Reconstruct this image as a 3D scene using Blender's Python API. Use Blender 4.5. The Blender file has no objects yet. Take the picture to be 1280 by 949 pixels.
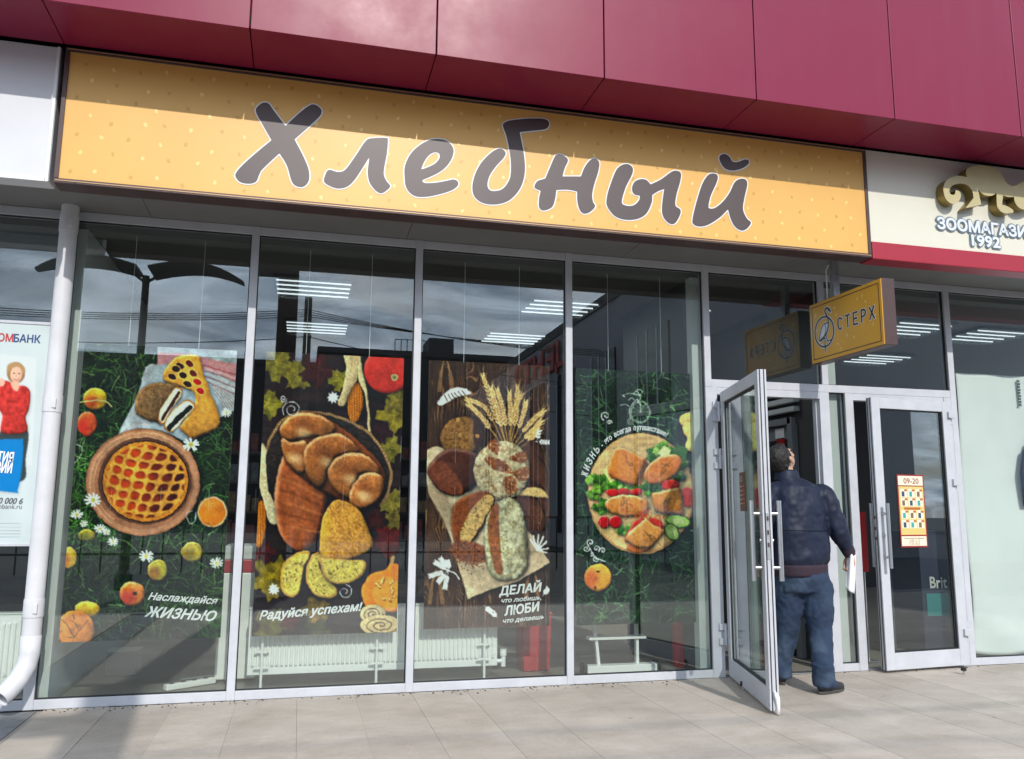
import bpy, bmesh, math, random
import numpy as np
from mathutils import Vector, Matrix

random.seed(7); RNG = np.random.default_rng(11)
scene = bpy.context.scene
col = scene.collection

# ------------------------------------------------------------------ camera
PW, PH, PF = 1280.0, 949.0, 1037.11           # photograph size and focal length in its pixels
CAM = np.array([0.0, -6.0745, 1.28])
YAW, PITCH, ROLL = 0.2475, 0.1541, 0.0066
def _basis():
    cy, sy, cp, sp = math.cos(YAW), math.sin(YAW), math.cos(PITCH), math.sin(PITCH)
    f = np.array([sy*cp, cy*cp, sp]); r = np.array([cy, -sy, 0.0]); u = np.cross(r, f)
    c, s = math.cos(ROLL), math.sin(ROLL)
    return c*r + s*u, -s*r + c*u, f
CR, CU, CF = _basis()
cam_data = bpy.data.cameras.new('camera'); cam = bpy.data.objects.new('camera', cam_data); col.objects.link(cam)
cam.matrix_world = Matrix(((CR[0], CU[0], -CF[0], CAM[0]), (CR[1], CU[1], -CF[1], CAM[1]),
                           (CR[2], CU[2], -CF[2], CAM[2]), (0, 0, 0, 1)))
cam_data.sensor_width = 36.0; cam_data.lens = PF/PW*36.0
cam_data.clip_start = 0.05; cam_data.clip_end = 2000
scene.camera = cam
scene.render.resolution_x, scene.render.resolution_y = 1024, 759

def unp(px, py, ax, v):
    """the point where the ray through a pixel meets the plane ax = v"""
    d = CF*PF + CR*(px-PW/2) - CU*(py-PH/2)
    i = 'xyz'.index(ax); t = (v-CAM[i])/d[i]
    return Vector(CAM + t*d)
def Y(px, py, y=0.0): return unp(px, py, 'y', y)
def Z(px, py, z=0.0): return unp(px, py, 'z', z)
def X(px, py, x=0.0): return unp(px, py, 'x', x)
def project(P):
    P = np.asarray(P, float) - CAM
    z = P @ CF
    return PW/2 + PF*(P @ CR)/z, PH/2 - PF*(P @ CU)/z

# ------------------------------------------------------------------ light
SUN_DIR = Vector((-0.10, 1.0, -0.70)).normalized()       # the way the light travels
SUN_EL = math.asin(-SUN_DIR.z)
world = bpy.data.worlds.new('World'); scene.world = world; world.use_nodes = True
wn, wl = world.node_tree.nodes, world.node_tree.links
wn.clear()
sky = wn.new('ShaderNodeTexSky'); sky.sky_type = 'NISHITA'; sky.sun_disc = False
sky.sun_elevation = SUN_EL
sky.sun_rotation = math.atan2(-SUN_DIR.x, -SUN_DIR.y)
sky.air_density = 1.0; sky.dust_density = 1.2; sky.ozone_density = 1.0
tcw = wn.new('ShaderNodeTexCoord'); sepw = wn.new('ShaderNodeSeparateXYZ')
wl.new(tcw.outputs['Generated'], sepw.inputs[0])
mxz = wn.new('ShaderNodeMath'); mxz.operation = 'MAXIMUM'; mxz.inputs[1].default_value = 0.0
wl.new(sepw.outputs['Z'], mxz.inputs[0])
adz = wn.new('ShaderNodeMath'); adz.operation = 'ADD'; adz.inputs[1].default_value = 0.22
wl.new(mxz.outputs[0], adz.inputs[0])
dvx = wn.new('ShaderNodeMath'); dvx.operation = 'DIVIDE'; wl.new(sepw.outputs['X'], dvx.inputs[0]); wl.new(adz.outputs[0], dvx.inputs[1])
dvy = wn.new('ShaderNodeMath'); dvy.operation = 'DIVIDE'; wl.new(sepw.outputs['Y'], dvy.inputs[0]); wl.new(adz.outputs[0], dvy.inputs[1])
cmb = wn.new('ShaderNodeCombineXYZ'); wl.new(dvx.outputs[0], cmb.inputs[0]); wl.new(dvy.outputs[0], cmb.inputs[1])
cn = wn.new('ShaderNodeTexNoise'); cn.inputs['Scale'].default_value = 2.6; cn.inputs['Detail'].default_value = 7
cn.inputs['Roughness'].default_value = 0.58; cn.inputs['Distortion'].default_value = 0.5
wl.new(cmb.outputs[0], cn.inputs['Vector'])
cr_ = wn.new('ShaderNodeValToRGB'); cr_.color_ramp.elements[0].position = 0.36; cr_.color_ramp.elements[0].color = (0.30, 0.30, 0.30, 1); cr_.color_ramp.elements[1].position = 0.56
wl.new(cn.outputs['Fac'], cr_.inputs[0])
cmx = wn.new('ShaderNodeMixRGB'); cmx.blend_type = 'MIX'
wl.new(cr_.outputs[0], cmx.inputs['Fac']); wl.new(sky.outputs[0], cmx.inputs['Color1'])
cn2 = wn.new('ShaderNodeTexNoise'); cn2.inputs['Scale'].default_value = 3.4; cn2.inputs['Detail'].default_value = 8; cn2.inputs['Roughness'].default_value = 0.55; cn2.inputs['Distortion'].default_value = 0.8
mpc = wn.new('ShaderNodeMapping'); mpc.inputs['Location'].default_value = (3.7, 1.9, 0); mpc.inputs['Scale'].default_value = (0.75, 1.5, 1)
wl.new(cmb.outputs[0], mpc.inputs[0]); wl.new(mpc.outputs[0], cn2.inputs['Vector'])
crc = wn.new('ShaderNodeValToRGB'); crc.color_ramp.elements[0].position = 0.38; crc.color_ramp.elements[0].color = (4.6, 5.9, 7.7, 1); crc.color_ramp.elements[1].position = 0.62; crc.color_ramp.elements[1].color = (14.6, 16.8, 19.6, 1)
wl.new(cn2.outputs['Fac'], crc.inputs[0]); wl.new(crc.outputs[0], cmx.inputs['Color2'])
bg = wn.new('ShaderNodeBackground'); bg.inputs['Strength'].default_value = 0.142
wl.new(cmx.outputs[0], bg.inputs['Color'])
wo = wn.new('ShaderNodeOutputWorld'); wl.new(bg.outputs[0], wo.inputs['Surface'])

sun_d = bpy.data.lights.new('sun', 'SUN'); sun_d.energy = 3.15; sun_d.angle = math.radians(0.55); sun_d.color = (1.0, 0.955, 0.88)
sun = bpy.data.objects.new('sun', sun_d); col.objects.link(sun)
sun.rotation_euler = SUN_DIR.to_track_quat('-Z', 'Y').to_euler(); sun.location = (4, -12, 12)

vs = scene.view_settings
vs.view_transform = 'Standard'; vs.look = 'None'; vs.exposure = 0.0; vs.gamma = 1.0; vs.use_curve_mapping = False
scene.render.engine = 'CYCLES'
cy_ = scene.cycles
cy_.use_denoising = True
cy_.max_bounces = 10; cy_.transparent_max_bounces = 24; cy_.glossy_bounces = 6; cy_.diffuse_bounces = 4
cy_.caustics_reflective = False; cy_.caustics_refractive = False
cy_.sample_clamp_indirect = 6.0

# ------------------------------------------------------------------ helpers
def lin(c):
    c = np.asarray(c, float)/255.0
    return np.where(c <= 0.04045, c/12.92, ((c+0.055)/1.055)**2.4)

def tag(o, label=None, cat=None, group=None, kind=None):
    if label: o['label'] = label
    if cat: o['category'] = cat
    if group: o['group'] = group
    if kind: o['kind'] = kind
    return o

def thing(name, label, cat, loc=(0, 0, 0), group=None):
    o = bpy.data.objects.new(name, None); col.objects.link(o); o.empty_display_size = 0.1
    o.location = loc
    return tag(o, label, cat, group)

def link(name, me, parent=None):
    o = bpy.data.objects.new(name, me); col.objects.link(o)
    if parent is not None:
        o.parent = parent
        o.matrix_parent_inverse = parent_world(parent).inverted()
    return o
def parent_world(p):
    m = p.matrix_basis.copy()
    if p.parent is not None:
        m = parent_world(p.parent) @ p.matrix_parent_inverse @ m
    return m

class MB:
    """collects boxes, prisms and tubes in world coordinates; build() links them as one mesh object"""
    def __init__(s): s.v = []; s.f = []
    def add(s, vs_, fs):
        n = len(s.v); s.v += [tuple(v) for v in vs_]; s.f += [tuple(i+n for i in f) for f in fs]; return s
    def box(s, a, b):
        x0, y0, z0 = a; x1, y1, z1 = b
        if x0 > x1: x0, x1 = x1, x0
        if y0 > y1: y0, y1 = y1, y0
        if z0 > z1: z0, z1 = z1, z0
        return s.add([(x0,y0,z0),(x1,y0,z0),(x1,y1,z0),(x0,y1,z0),(x0,y0,z1),(x1,y0,z1),(x1,y1,z1),(x0,y1,z1)],
                     [(0,3,2,1),(4,5,6,7),(0,1,5,4),(1,2,6,5),(2,3,7,6),(3,0,4,7)])
    def obox(s, o, ex, ey, ez, a, b):
        """box with corners a, b in the frame (o; ex, ey, ez)"""
        o, ex, ey, ez = map(Vector, (o, ex, ey, ez)); m = MB().box(a, b)
        return s.add([o+ex*x+ey*y+ez*z for x, y, z in m.v], m.f)
    def tube(s, pts, r, n=10, cap=True):
        pts = [Vector(p) for p in pts]; rs = r if hasattr(r, '__len__') else [r]*len(pts)
        vs_, fs = [], []
        t0 = (pts[1]-pts[0]).normalized()
        ref = Vector((0, 0, 1)) if abs(t0.z) < 0.9 else Vector((1, 0, 0))
        a = t0.cross(ref).normalized()
        for i, p in enumerate(pts):
            t = (pts[min(i+1, len(pts)-1)]-pts[max(i-1, 0)]).normalized()
            a = (a-t*a.dot(t)).normalized(); b = t.cross(a)
            for k in range(n):
                w = 2*math.pi*k/n; vs_.append(p+(a*math.cos(w)+b*math.sin(w))*rs[i])
        for i in range(len(pts)-1):
            for k in range(n):
                fs.append((i*n+k, i*n+(k+1) % n, (i+1)*n+(k+1) % n, (i+1)*n+k))
        if cap:
            fs.append(tuple(range(n-1, -1, -1))); fs.append(tuple((len(pts)-1)*n+k for k in range(n)))
        return s.add(vs_, fs)
    def ball(s, c, rx, ry=None, rz=None, axes=None, n=16, m=10):
        ry = rx if ry is None else ry; rz = rx if rz is None else rz; c = Vector(c)
        ax = axes or (Vector((1,0,0)), Vector((0,1,0)), Vector((0,0,1)))
        vs_ = [c+ax[2]*rz]; fs = []
        for j in range(1, m):
            th = math.pi*j/m
            for k in range(n):
                w = 2*math.pi*k/n
                vs_.append(c+ax[0]*rx*math.sin(th)*math.cos(w)+ax[1]*ry*math.sin(th)*math.sin(w)+ax[2]*rz*math.cos(th))
        vs_.append(c-ax[2]*rz); L = len(vs_)-1
        for k in range(n):
            fs.append((0, 1+k, 1+(k+1) % n))
            fs.append((L, 1+(m-2)*n+(k+1) % n, 1+(m-2)*n+k))
            for j in range(m-2):
                fs.append((1+j*n+k, 1+(j+1)*n+k, 1+(j+1)*n+(k+1) % n, 1+j*n+(k+1) % n))
        return s.add(vs_, fs)
    def loft(s, rings):
        """rings: (centre, half-axis a, half-axis b)"""
        n = 24; vs_ = []; fs = []
        for c, a, b in rings:
            c, a, b = Vector(c), Vector(a), Vector(b)
            for k in range(n):
                w = 2*math.pi*k/n; ca, sa = math.cos(w), math.sin(w)
                ca = math.copysign(abs(ca)**0.85, ca); sa = math.copysign(abs(sa)**0.85, sa)
                vs_.append(c+a*ca+b*sa)
        for i in range(len(rings)-1):
            for k in range(n): fs.append((i*n+k, i*n+(k+1) % n, (i+1)*n+(k+1) % n, (i+1)*n+k))
        fs.append(tuple(range(n-1, -1, -1))); fs.append(tuple((len(rings)-1)*n+k for k in range(n)))
        return s.add(vs_, fs)
    def prism(s, poly, y0, y1):
        """polygon of (x, z) between two y"""
        n = len(poly)
        vs_ = [(x, y0, z) for x, z in poly]+[(x, y1, z) for x, z in poly]
        fs = [tuple(range(n)), tuple(range(2*n-1, n-1, -1))]+[(i, i+n, (i+1) % n+n, (i+1) % n) for i in range(n)]
        return s.add(vs_, fs)
    def mesh(s, name):
        me = bpy.data.meshes.new(name); me.from_pydata(s.v, [], s.f)
        bm = bmesh.new(); bm.from_mesh(me); bmesh.ops.recalc_face_normals(bm, faces=bm.faces); bm.to_mesh(me); bm.free()
        me.update(); return me
    def build(s, name, mat_, parent=None, smooth=False, bevel=0.0):
        me = s.mesh(name); me.materials.append(mat_)
        o = link(name, me, parent)
        if smooth:
            for p in me.polygons: p.use_smooth = True
            if smooth == 'auto':
                m = o.modifiers.new('split', 'EDGE_SPLIT'); m.split_angle = math.radians(40)
        if bevel:
            m = o.modifiers.new('bevel', 'BEVEL'); m.width = bevel; m.segments = 2; m.limit_method = 'ANGLE'; m.angle_limit = math.radians(50)
        return o

# ------------------------------------------------------------------ materials
def mat(name, color, rough=0.5, metal=0.0, spec=0.5, noise=0.0, nscale=8.0, bump=0.0, bscale=60.0, streak=None, rvar=0.0, emit=None, estr=0.0, coat=0.0):
    m = bpy.data.materials.new(name); m.use_nodes = True
    nt = m.node_tree; n = nt.nodes; l = nt.links
    b = n['Principled BSDF']
    b.inputs['Base Color'].default_value = (*color, 1); b.inputs['Roughness'].default_value = rough
    b.inputs['Metallic'].default_value = metal; b.inputs['Specular IOR Level'].default_value = spec
    b.inputs['Coat Weight'].default_value = coat; b.inputs['Coat Roughness'].default_value = 0.15
    tc = n.new('ShaderNodeTexCoord')
    src = tc.outputs['Object']
    if streak:
        mp = n.new('ShaderNodeMapping'); mp.inputs['Scale'].default_value = streak; l.new(src, mp.inputs[0]); src = mp.outputs[0]
    if noise or rvar:
        t = n.new('ShaderNodeTexNoise'); t.inputs['Scale'].default_value = nscale; t.inputs['Detail'].default_value = 6; t.inputs['Roughness'].default_value = 0.62
        l.new(src, t.inputs['Vector'])
        if noise:
            mr = n.new('ShaderNodeMapRange'); mr.inputs['From Min'].default_value = 0.3; mr.inputs['From Max'].default_value = 0.7
            mr.inputs['To Min'].default_value = 1-noise; mr.inputs['To Max'].default_value = 1+noise
            l.new(t.outputs['Fac'], mr.inputs['Value'])
            mx = n.new('ShaderNodeMixRGB'); mx.blend_type = 'MULTIPLY'; mx.inputs['Fac'].default_value = 1
            mx.inputs['Color1'].default_value = (*color, 1); l.new(mr.outputs[0], mx.inputs['Color2']); l.new(mx.outputs[0], b.inputs['Base Color'])
        if rvar:
            m2 = n.new('ShaderNodeMapRange'); m2.inputs['From Min'].default_value = 0.3; m2.inputs['From Max'].default_value = 0.7
            m2.inputs['To Min'].default_value = rough-rvar; m2.inputs['To Max'].default_value = rough+rvar
            l.new(t.outputs['Fac'], m2.inputs['Value']); l.new(m2.outputs[0], b.inputs['Roughness'])
    if bump:
        t2 = n.new('ShaderNodeTexNoise'); t2.inputs['Scale'].default_value = bscale; t2.inputs['Detail'].default_value = 5; l.new(src, t2.inputs['Vector'])
        bp = n.new('ShaderNodeBump'); bp.inputs['Strength'].default_value = bump; bp.inputs['Distance'].default_value = 0.004
        l.new(t2.outputs['Fac'], bp.inputs['Height']); l.new(bp.outputs[0], b.inputs['Normal'])
    if emit:
        b.inputs['Emission Color'].default_value = (*emit, 1); b.inputs['Emission Strength'].default_value = estr
    return m

def print_mat(name, rough=0.4, gain=1.0, coat=0.0):
    """flat print: colours come from the mesh's own 'print' colour attribute"""
    m = bpy.data.materials.new(name); m.use_nodes = True
    n = m.node_tree.nodes; l = m.node_tree.links; b = n['Principled BSDF']
    a = n.new('ShaderNodeAttribute'); a.attribute_name = 'print'
    mx = n.new('ShaderNodeMixRGB'); mx.blend_type = 'MULTIPLY'; mx.inputs['Fac'].default_value = 1; mx.inputs['Color2'].default_value = (gain, gain, gain, 1)
    l.new(a.outputs['Color'], mx.inputs['Color1']); l.new(mx.outputs[0], b.inputs['Base Color'])
    b.inputs['Roughness'].default_value = rough; b.inputs['Coat Weight'].default_value = coat; b.inputs['Specular IOR Level'].default_value = 0.12
    return m

def glass_mat(name, tint, f0=0.055, ripple=0.0):
    """window glass: clear with a mirror share that rises towards grazing angles"""
    m = bpy.data.materials.new(name); m.use_nodes = True
    n = m.node_tree.nodes; l = m.node_tree.links; n.clear()
    out = n.new('ShaderNodeOutputMaterial'); mix = n.new('ShaderNodeMixShader')
    tr = n.new('ShaderNodeBsdfTransparent'); tr.inputs[0].default_value = (*tint, 1)
    gl = n.new('ShaderNodeBsdfGlossy'); gl.inputs['Roughness'].default_value = 0.0; gl.inputs['Color'].default_value = (0.93, 0.97, 1.0, 1)
    lw = n.new('ShaderNodeLayerWeight'); lw.inputs['Blend'].default_value = 0.5
    pw = n.new('ShaderNodeMath'); pw.operation = 'POWER'; pw.inputs[1].default_value = 5; l.new(lw.outputs['Facing'], pw.inputs[0])
    ma = n.new('ShaderNodeMath'); ma.operation = 'MULTIPLY_ADD'; ma.inputs[1].default_value = 1-f0; ma.inputs[2].default_value = f0
    l.new(pw.outputs[0], ma.inputs[0]); l.new(ma.outputs[0], mix.inputs['Fac'])
    l.new(tr.outputs[0], mix.inputs[1]); l.new(gl.outputs[0], mix.inputs[2]); l.new(mix.outputs[0], out.inputs['Surface'])
    if ripple:
        tc = n.new('ShaderNodeTexCoord'); t = n.new('ShaderNodeTexNoise'); t.inputs['Scale'].default_value = 1.3; t.inputs['Detail'].default_value = 1
        l.new(tc.outputs['Object'], t.inputs['Vector'])
        bp = n.new('ShaderNodeBump'); bp.inputs['Strength'].default_value = ripple; bp.inputs['Distance'].default_value = 0.02
        l.new(t.outputs['Fac'], bp.inputs['Height']); l.new(bp.outputs[0], gl.inputs['Normal'])
    return m

M = {}
M['alu'] = mat('painted_aluminium', (0.52, 0.535, 0.575), 0.42, 0.0, 0.5, noise=0.07, nscale=7, rvar=0.06)
M['alu_dark'] = mat('frame_rebate', (0.05, 0.052, 0.055), 0.6)
M['rubber'] = mat('black_rubber', (0.015, 0.015, 0.016), 0.6)
M['steel'] = mat('brushed_steel', (0.55, 0.56, 0.58), 0.32, 0.9, noise=0.05, nscale=20)
M['zinc'] = mat('galvanised_steel', (0.42, 0.44, 0.46), 0.45, 0.7, noise=0.2, nscale=25)
M['glass'] = glass_mat('window_glass', (0.935, 0.968, 0.952), 0.092, 0.010)
M['maroon'] = mat('maroon_composite_panel', (0.215, 0.013, 0.048), 0.36, 0.0, 0.24, rvar=0.05, nscale=2.5)
def weather_panels(m, base):
    # rain streaks of dust down the panels and the slight waviness of thin sheet
    n = m.node_tree.nodes; l = m.node_tree.links; b = n['Principled BSDF']
    g = n.new('ShaderNodeNewGeometry'); mp = n.new('ShaderNodeMapping'); mp.inputs['Scale'].default_value = (7, 7, 0.9); l.new(g.outputs['Position'], mp.inputs[0])
    t = n.new('ShaderNodeTexNoise'); t.inputs['Scale'].default_value = 1.0; t.inputs['Detail'].default_value = 5; l.new(mp.outputs[0], t.inputs['Vector'])
    r = n.new('ShaderNodeValToRGB'); r.color_ramp.elements[0].position = 0.45; r.color_ramp.elements[0].color = (*base, 1)
    r.color_ramp.elements[1].position = 0.80; r.color_ramp.elements[1].color = (base[0]*0.96+0.012, base[1]+0.008, base[2]+0.008, 1)
    l.new(t.outputs['Fac'], r.inputs[0]); l.new(r.outputs[0], b.inputs['Base Color'])
    w = n.new('ShaderNodeTexNoise'); w.inputs['Scale'].default_value = 1.7; w.inputs['Detail'].default_value = 1; l.new(g.outputs['Position'], w.inputs['Vector'])
    bp = n.new('ShaderNodeBump'); bp.inputs['Strength'].default_value = 0.10; bp.inputs['Distance'].default_value = 0.02
    l.new(w.outputs['Fac'], bp.inputs['Height']); l.new(bp.outputs[0], b.inputs['Normal'])
weather_panels(M['maroon'], (0.215, 0.013, 0.048))
M['joint'] = mat('panel_joint', (0.012, 0.01, 0.011), 0.8); M['grout'] = mat('grout', (0.32, 0.285, 0.25), 0.9)
M['soffit'] = mat('grey_soffit_sheet', (0.19, 0.19, 0.185), 0.6, noise=0.08, nscale=2)
M['brown'] = mat('brown_sign_frame', (0.075, 0.042, 0.040), 0.42, noise=0.1, nscale=6)
M['gold_trim'] = mat('gold_trim', (0.45, 0.28, 0.15), 0.35, 0.3)
M['white_panel'] = mat('white_panel', (0.64, 0.65, 0.68), 0.45, noise=0.04, nscale=2)
M['white'] = mat('white_vinyl', (0.80, 0.80, 0.79), 0.45)
M['white_pvc'] = mat('white_painted_pipe', (0.64, 0.64, 0.66), 0.38, noise=0.07, nscale=5, rvar=0.05)
M['letter'] = mat('brown_vinyl', (0.078, 0.054, 0.054), 0.42, noise=0.05, nscale=5)
M['cream'] = mat('cream_panel', (0.70, 0.68, 0.57), 0.42, noise=0.03, nscale=2)
M['red_band'] = mat('crimson_band', (0.36, 0.016, 0.036), 0.4, noise=0.06, nscale=2)
M['emblem_side_shade'] = mat('gold_emblem_side_shade', (0.26, 0.185, 0.05), 0.35, 0.5)  # emblem gold darkened: the shade on its sides is put into the colour
M['emblem'] = mat('gold_emblem', (0.52, 0.45, 0.24), 0.42, 0.1, noise=0.06, nscale=5)
M['ice'] = mat('pale_blue_letter', (0.70, 0.74, 0.80), 0.4)
M['slate'] = mat('slate_outline', (0.15, 0.20, 0.25), 0.45)
M['black'] = mat('black_print', (0.02, 0.018, 0.022), 0.45)
M['concrete'] = mat('porcelain_paving', (0.44, 0.40, 0.365), 0.72, 0, 0.35, noise=0.12, nscale=3.5, bump=0.25, bscale=45)
M['gutter'] = mat('grey_gutter_stone', (0.20, 0.205, 0.21), 0.8, noise=0.25, nscale=9, bump=0.4, bscale=60)
M['asphalt'] = mat('asphalt', (0.055, 0.055, 0.056), 0.9, noise=0.25, nscale=0.7, bump=0.5, bscale=120)
M['wall_mid'] = mat('lobby_partition', (0.06, 0.062, 0.062), 0.7)
M['floor_in'] = mat('shop_floor_tile', (0.22, 0.205, 0.175), 0.45, noise=0.12, nscale=3)
M['wall_in'] = mat('shop_wall_dark', (0.022, 0.022, 0.025), 0.8, noise=0.2, nscale=2)
M['wall_pale'] = mat('pale_partition', (0.55, 0.57, 0.55), 0.6, noise=0.05, nscale=2)
M['ceil_in'] = mat('shop_ceiling', (0.10, 0.10, 0.098), 0.8)
M['tube'] = mat('lit_tube', (0.9, 0.95, 1.0), 0.4, emit=(0.86, 0.95, 1.0), estr=1.1)
M['fix'] = mat('lamp_louvre', (0.05, 0.05, 0.052), 0.6)
M['enamel'] = mat('white_enamel', (0.78, 0.79, 0.76), 0.35, noise=0.03, nscale=4)
M['red_paint'] = mat('red_paint', (0.42, 0.018, 0.022), 0.35, noise=0.1, nscale=5)
M['cord'] = mat('clear_cord', (0.62, 0.66, 0.68), 0.4)
M['carton'] = mat('pale_carton', (0.42, 0.44, 0.42), 0.8)
M['teal'] = mat('teal_print', (0.02, 0.20, 0.20), 0.5)
M['navy'] = mat('navy_board', (0.02, 0.025, 0.055), 0.5)
# ------------------------------------------------------------------ layout of the shopfront (metres; frame front face at y = 0)
Kx = 0.9143
ZH = 3.606*Kx                     # underside of the soffit = top of the glazing
ML = [-1.76*Kx, -0.4255*Kx, 0.8804*Kx, 2.183*Kx]
X4A, X4B, X4C = 3.45*Kx, 3.512*Kx, 3.562*Kx
XJ0, XJ1, XN1, XP1 = 4.60*Kx, 4.70*Kx, 4.870*Kx, 4.955*Kx
XD0, XD1, X6A, X6B = 5.02*Kx, 5.955*Kx, 6.040*Kx, 6.105*Kx
ZT0, ZT1, ZO = 2.48*Kx, 2.55*Kx, 2.415*Kx
XL, XR = -5.2, 9.4                # ends of the built shopfront
SIGN_Y, SIGN_Z0, SIGN_Z1 = -0.75, 3.214, 4.098
FAS_Y, FAS_Z = -1.245, 4.105

# ------------------------------------------------------------------ ground
pav = MB().box((XL-4, -4.9, -0.10), (XR+5, 0.06, -0.012)).build('pavement', M['grout']); tag(pav, kind='structure')
slab_w, slab_l, gap = 0.3875, 2.45, 0.0013
x_first = -0.80*Kx
x_gut0, x_gut1 = -1.86, -1.545
def slab_mat():
    m = mat('paving_slab', (0.42, 0.385, 0.352), 0.7, 0, 0.35, noise=0.10, nscale=3.0, bump=0.22, bscale=50)
    nt = m.node_tree; n = nt.nodes; l = nt.links; b = n['Principled BSDF']
    tc = n.new('ShaderNodeTexCoord'); geo = n.new('ShaderNodeNewGeometry')
    # fine veining and soiled patches, laid in world space so that slabs do not repeat
    v = n.new('ShaderNodeTexNoise'); v.inputs['Scale'].default_value = 2.3; v.inputs['Detail'].default_value = 9; v.inputs['Roughness'].default_value = 0.7
    mp = n.new('ShaderNodeMapping'); mp.inputs['Scale'].default_value = (0.9, 1.5, 1)
    l.new(geo.outputs['Position'], mp.inputs[0]); l.new(mp.outputs[0], v.inputs['Vector'])
    r = n.new('ShaderNodeValToRGB'); r.color_ramp.elements[0].position = 0.33; r.color_ramp.elements[0].color = (0.425, 0.372, 0.318, 1)
    r.color_ramp.elements[1].position = 0.60; r.color_ramp.elements[1].color = (0.52, 0.46, 0.398, 1)
    l.new(v.outputs['Fac'], r.inputs[0])
    w = n.new('ShaderNodeTexNoise'); w.inputs['Scale'].default_value = 55; w.inputs['Detail'].default_value = 3
    l.new(geo.outputs['Position'], w.inputs['Vector'])
    r2 = n.new('ShaderNodeValToRGB'); r2.color_ramp.elements[0].position = 0.25; r2.color_ramp.elements[0].color = (0.72, 0.70, 0.68, 1)
    r2.color_ramp.elements[1].position = 0.42; r2.color_ramp.elements[1].color = (1, 1, 1, 1)
    l.new(w.outputs['Fac'], r2.inputs[0])
    mx = n.new('ShaderNodeMixRGB'); mx.blend_type = 'MULTIPLY'; mx.inputs['Fac'].default_value = 0.8
    l.new(r.outputs[0], mx.inputs[1]); l.new(r2.outputs[0], mx.inputs[2])
    # soiled patches and trodden-in spots
    st = n.new('ShaderNodeTexNoise'); st.inputs['Scale'].default_value = 1.1; st.inputs['Detail'].default_value = 7; st.inputs['Roughness'].default_value = 0.65; st.inputs['Distortion'].default_value = 0.7
    l.new(geo.outputs['Position'], st.inputs['Vector'])
    rs = n.new('ShaderNodeValToRGB'); rs.color_ramp.elements[0].position = 0.40; rs.color_ramp.elements[0].color = (0.86, 0.85, 0.83, 1); rs.color_ramp.elements[1].position = 0.56; rs.color_ramp.elements[1].color = (1, 1, 1, 1)
    l.new(st.outputs['Fac'], rs.inputs[0])
    ms = n.new('ShaderNodeMixRGB'); ms.blend_type = 'MULTIPLY'; ms.inputs['Fac'].default_value = 1; l.new(mx.outputs[0], ms.inputs[1]); l.new(rs.outputs[0], ms.inputs[2])
    vo = n.new('ShaderNodeTexVoronoi'); vo.inputs['Scale'].default_value = 2.1; vo.inputs['Randomness'].default_value = 1.0; l.new(geo.outputs['Position'], vo.inputs['Vector'])
    rv = n.new('ShaderNodeValToRGB'); rv.color_ramp.elements[0].position = 0.022; rv.color_ramp.elements[0].color = (0.62, 0.60, 0.57, 1); rv.color_ramp.elements[1].position = 0.040; rv.color_ramp.elements[1].color = (1, 1, 1, 1)
    l.new(vo.outputs['Distance'], rv.inputs[0])
    mx = n.new('ShaderNodeMixRGB'); mx.blend_type = 'MULTIPLY'; mx.inputs['Fac'].default_value = 0.8; l.new(ms.outputs[0], mx.inputs[1]); l.new(rv.outputs[0], mx.inputs[2])
    oi = n.new('ShaderNodeObjectInfo'); mr = n.new('ShaderNodeMapRange'); mr.inputs['To Min'].default_value = 0.93; mr.inputs['To Max'].default_value = 1.05
    l.new(oi.outputs['Random'], mr.inputs['Value'])
    m3 = n.new('ShaderNodeMixRGB'); m3.blend_type = 'MULTIPLY'; m3.inputs['Fac'].default_value = 1
    l.new(mx.outputs[0], m3.inputs[1]); l.new(mr.outputs[0], m3.inputs[2]); l.new(m3.outputs[0], b.inputs['Base Color'])
    return m
M['slab'] = slab_mat()
slab_me = MB().box((0, -slab_l, -0.04), (slab_w-gap, -gap, 0)).mesh('slab'); slab_me.materials.append(M['slab'])
k = 0
for j in range(2):
    for i in range(-9, 26):
        x0 = x_first + (i-2)*slab_w
        if x0 < x_gut1-0.01 and x0+slab_w > x_gut0: continue
        o = link('paving_slab', slab_me, pav)
        o.location = (x0, -j*slab_l, -0.0008*((i*7+j*3) % 4)); k += 1
gut = MB().box((x_gut0, -4.85, -0.05), (x_gut1-0.004, -0.01, -0.006)).build('drain_strip', M['gutter'], pav)
street = MB().box((-140, -150, -0.22), (160, -5.0, -0.14)).build('street', M['asphalt']); tag(street, kind='structure')
kerb = MB().box((XL-4, -5.06, -0.2), (XR+5, -4.9, 0.0)).build('kerb', M['gutter']); tag(kerb, kind='structure')

# ------------------------------------------------------------------ shop interior
fl = MB().box((XL-2, 0.06, -0.10), (XR+3, 6.4, -0.004)).build('shop_floor', M['floor_in']); tag(fl, kind='structure')
ce = MB().box((XL-2, 0.12, 3.20), (XR+3, 6.4, 3.26)).build('shop_ceiling', M['ceil_in']); tag(ce, kind='structure')
bw = MB().box((XL-2, 6.4, -0.1), (XR+3, 6.5, 3.3)).build('back_wall', M['wall_in']); tag(bw, kind='structure')
pw1 = MB().box((-1.66, 0.10, 0), (-1.52, 6.4, 3.2)).build('partition_wall_left', M['wall_pale']); tag(pw1, kind='structure')
MB_ = MB().box((3.085, 0.085, 0), (3.185, 0.17, 3.2)).build('lobby_corner_post', M['wall_pale']); tag(MB_, kind='structure')
vw = MB().box((3.10, 0.171, 0), (3.17, 1.62, 3.2)).build('lobby_wall_left', M['wall_mid']); tag(vw, kind='structure')
MB_ = MB().box((4.34, 0.085, 0), (4.43, 0.17, 3.2)).build('lobby_corner_post_right', M['wall_pale']); tag(MB_, kind='structure')
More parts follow.
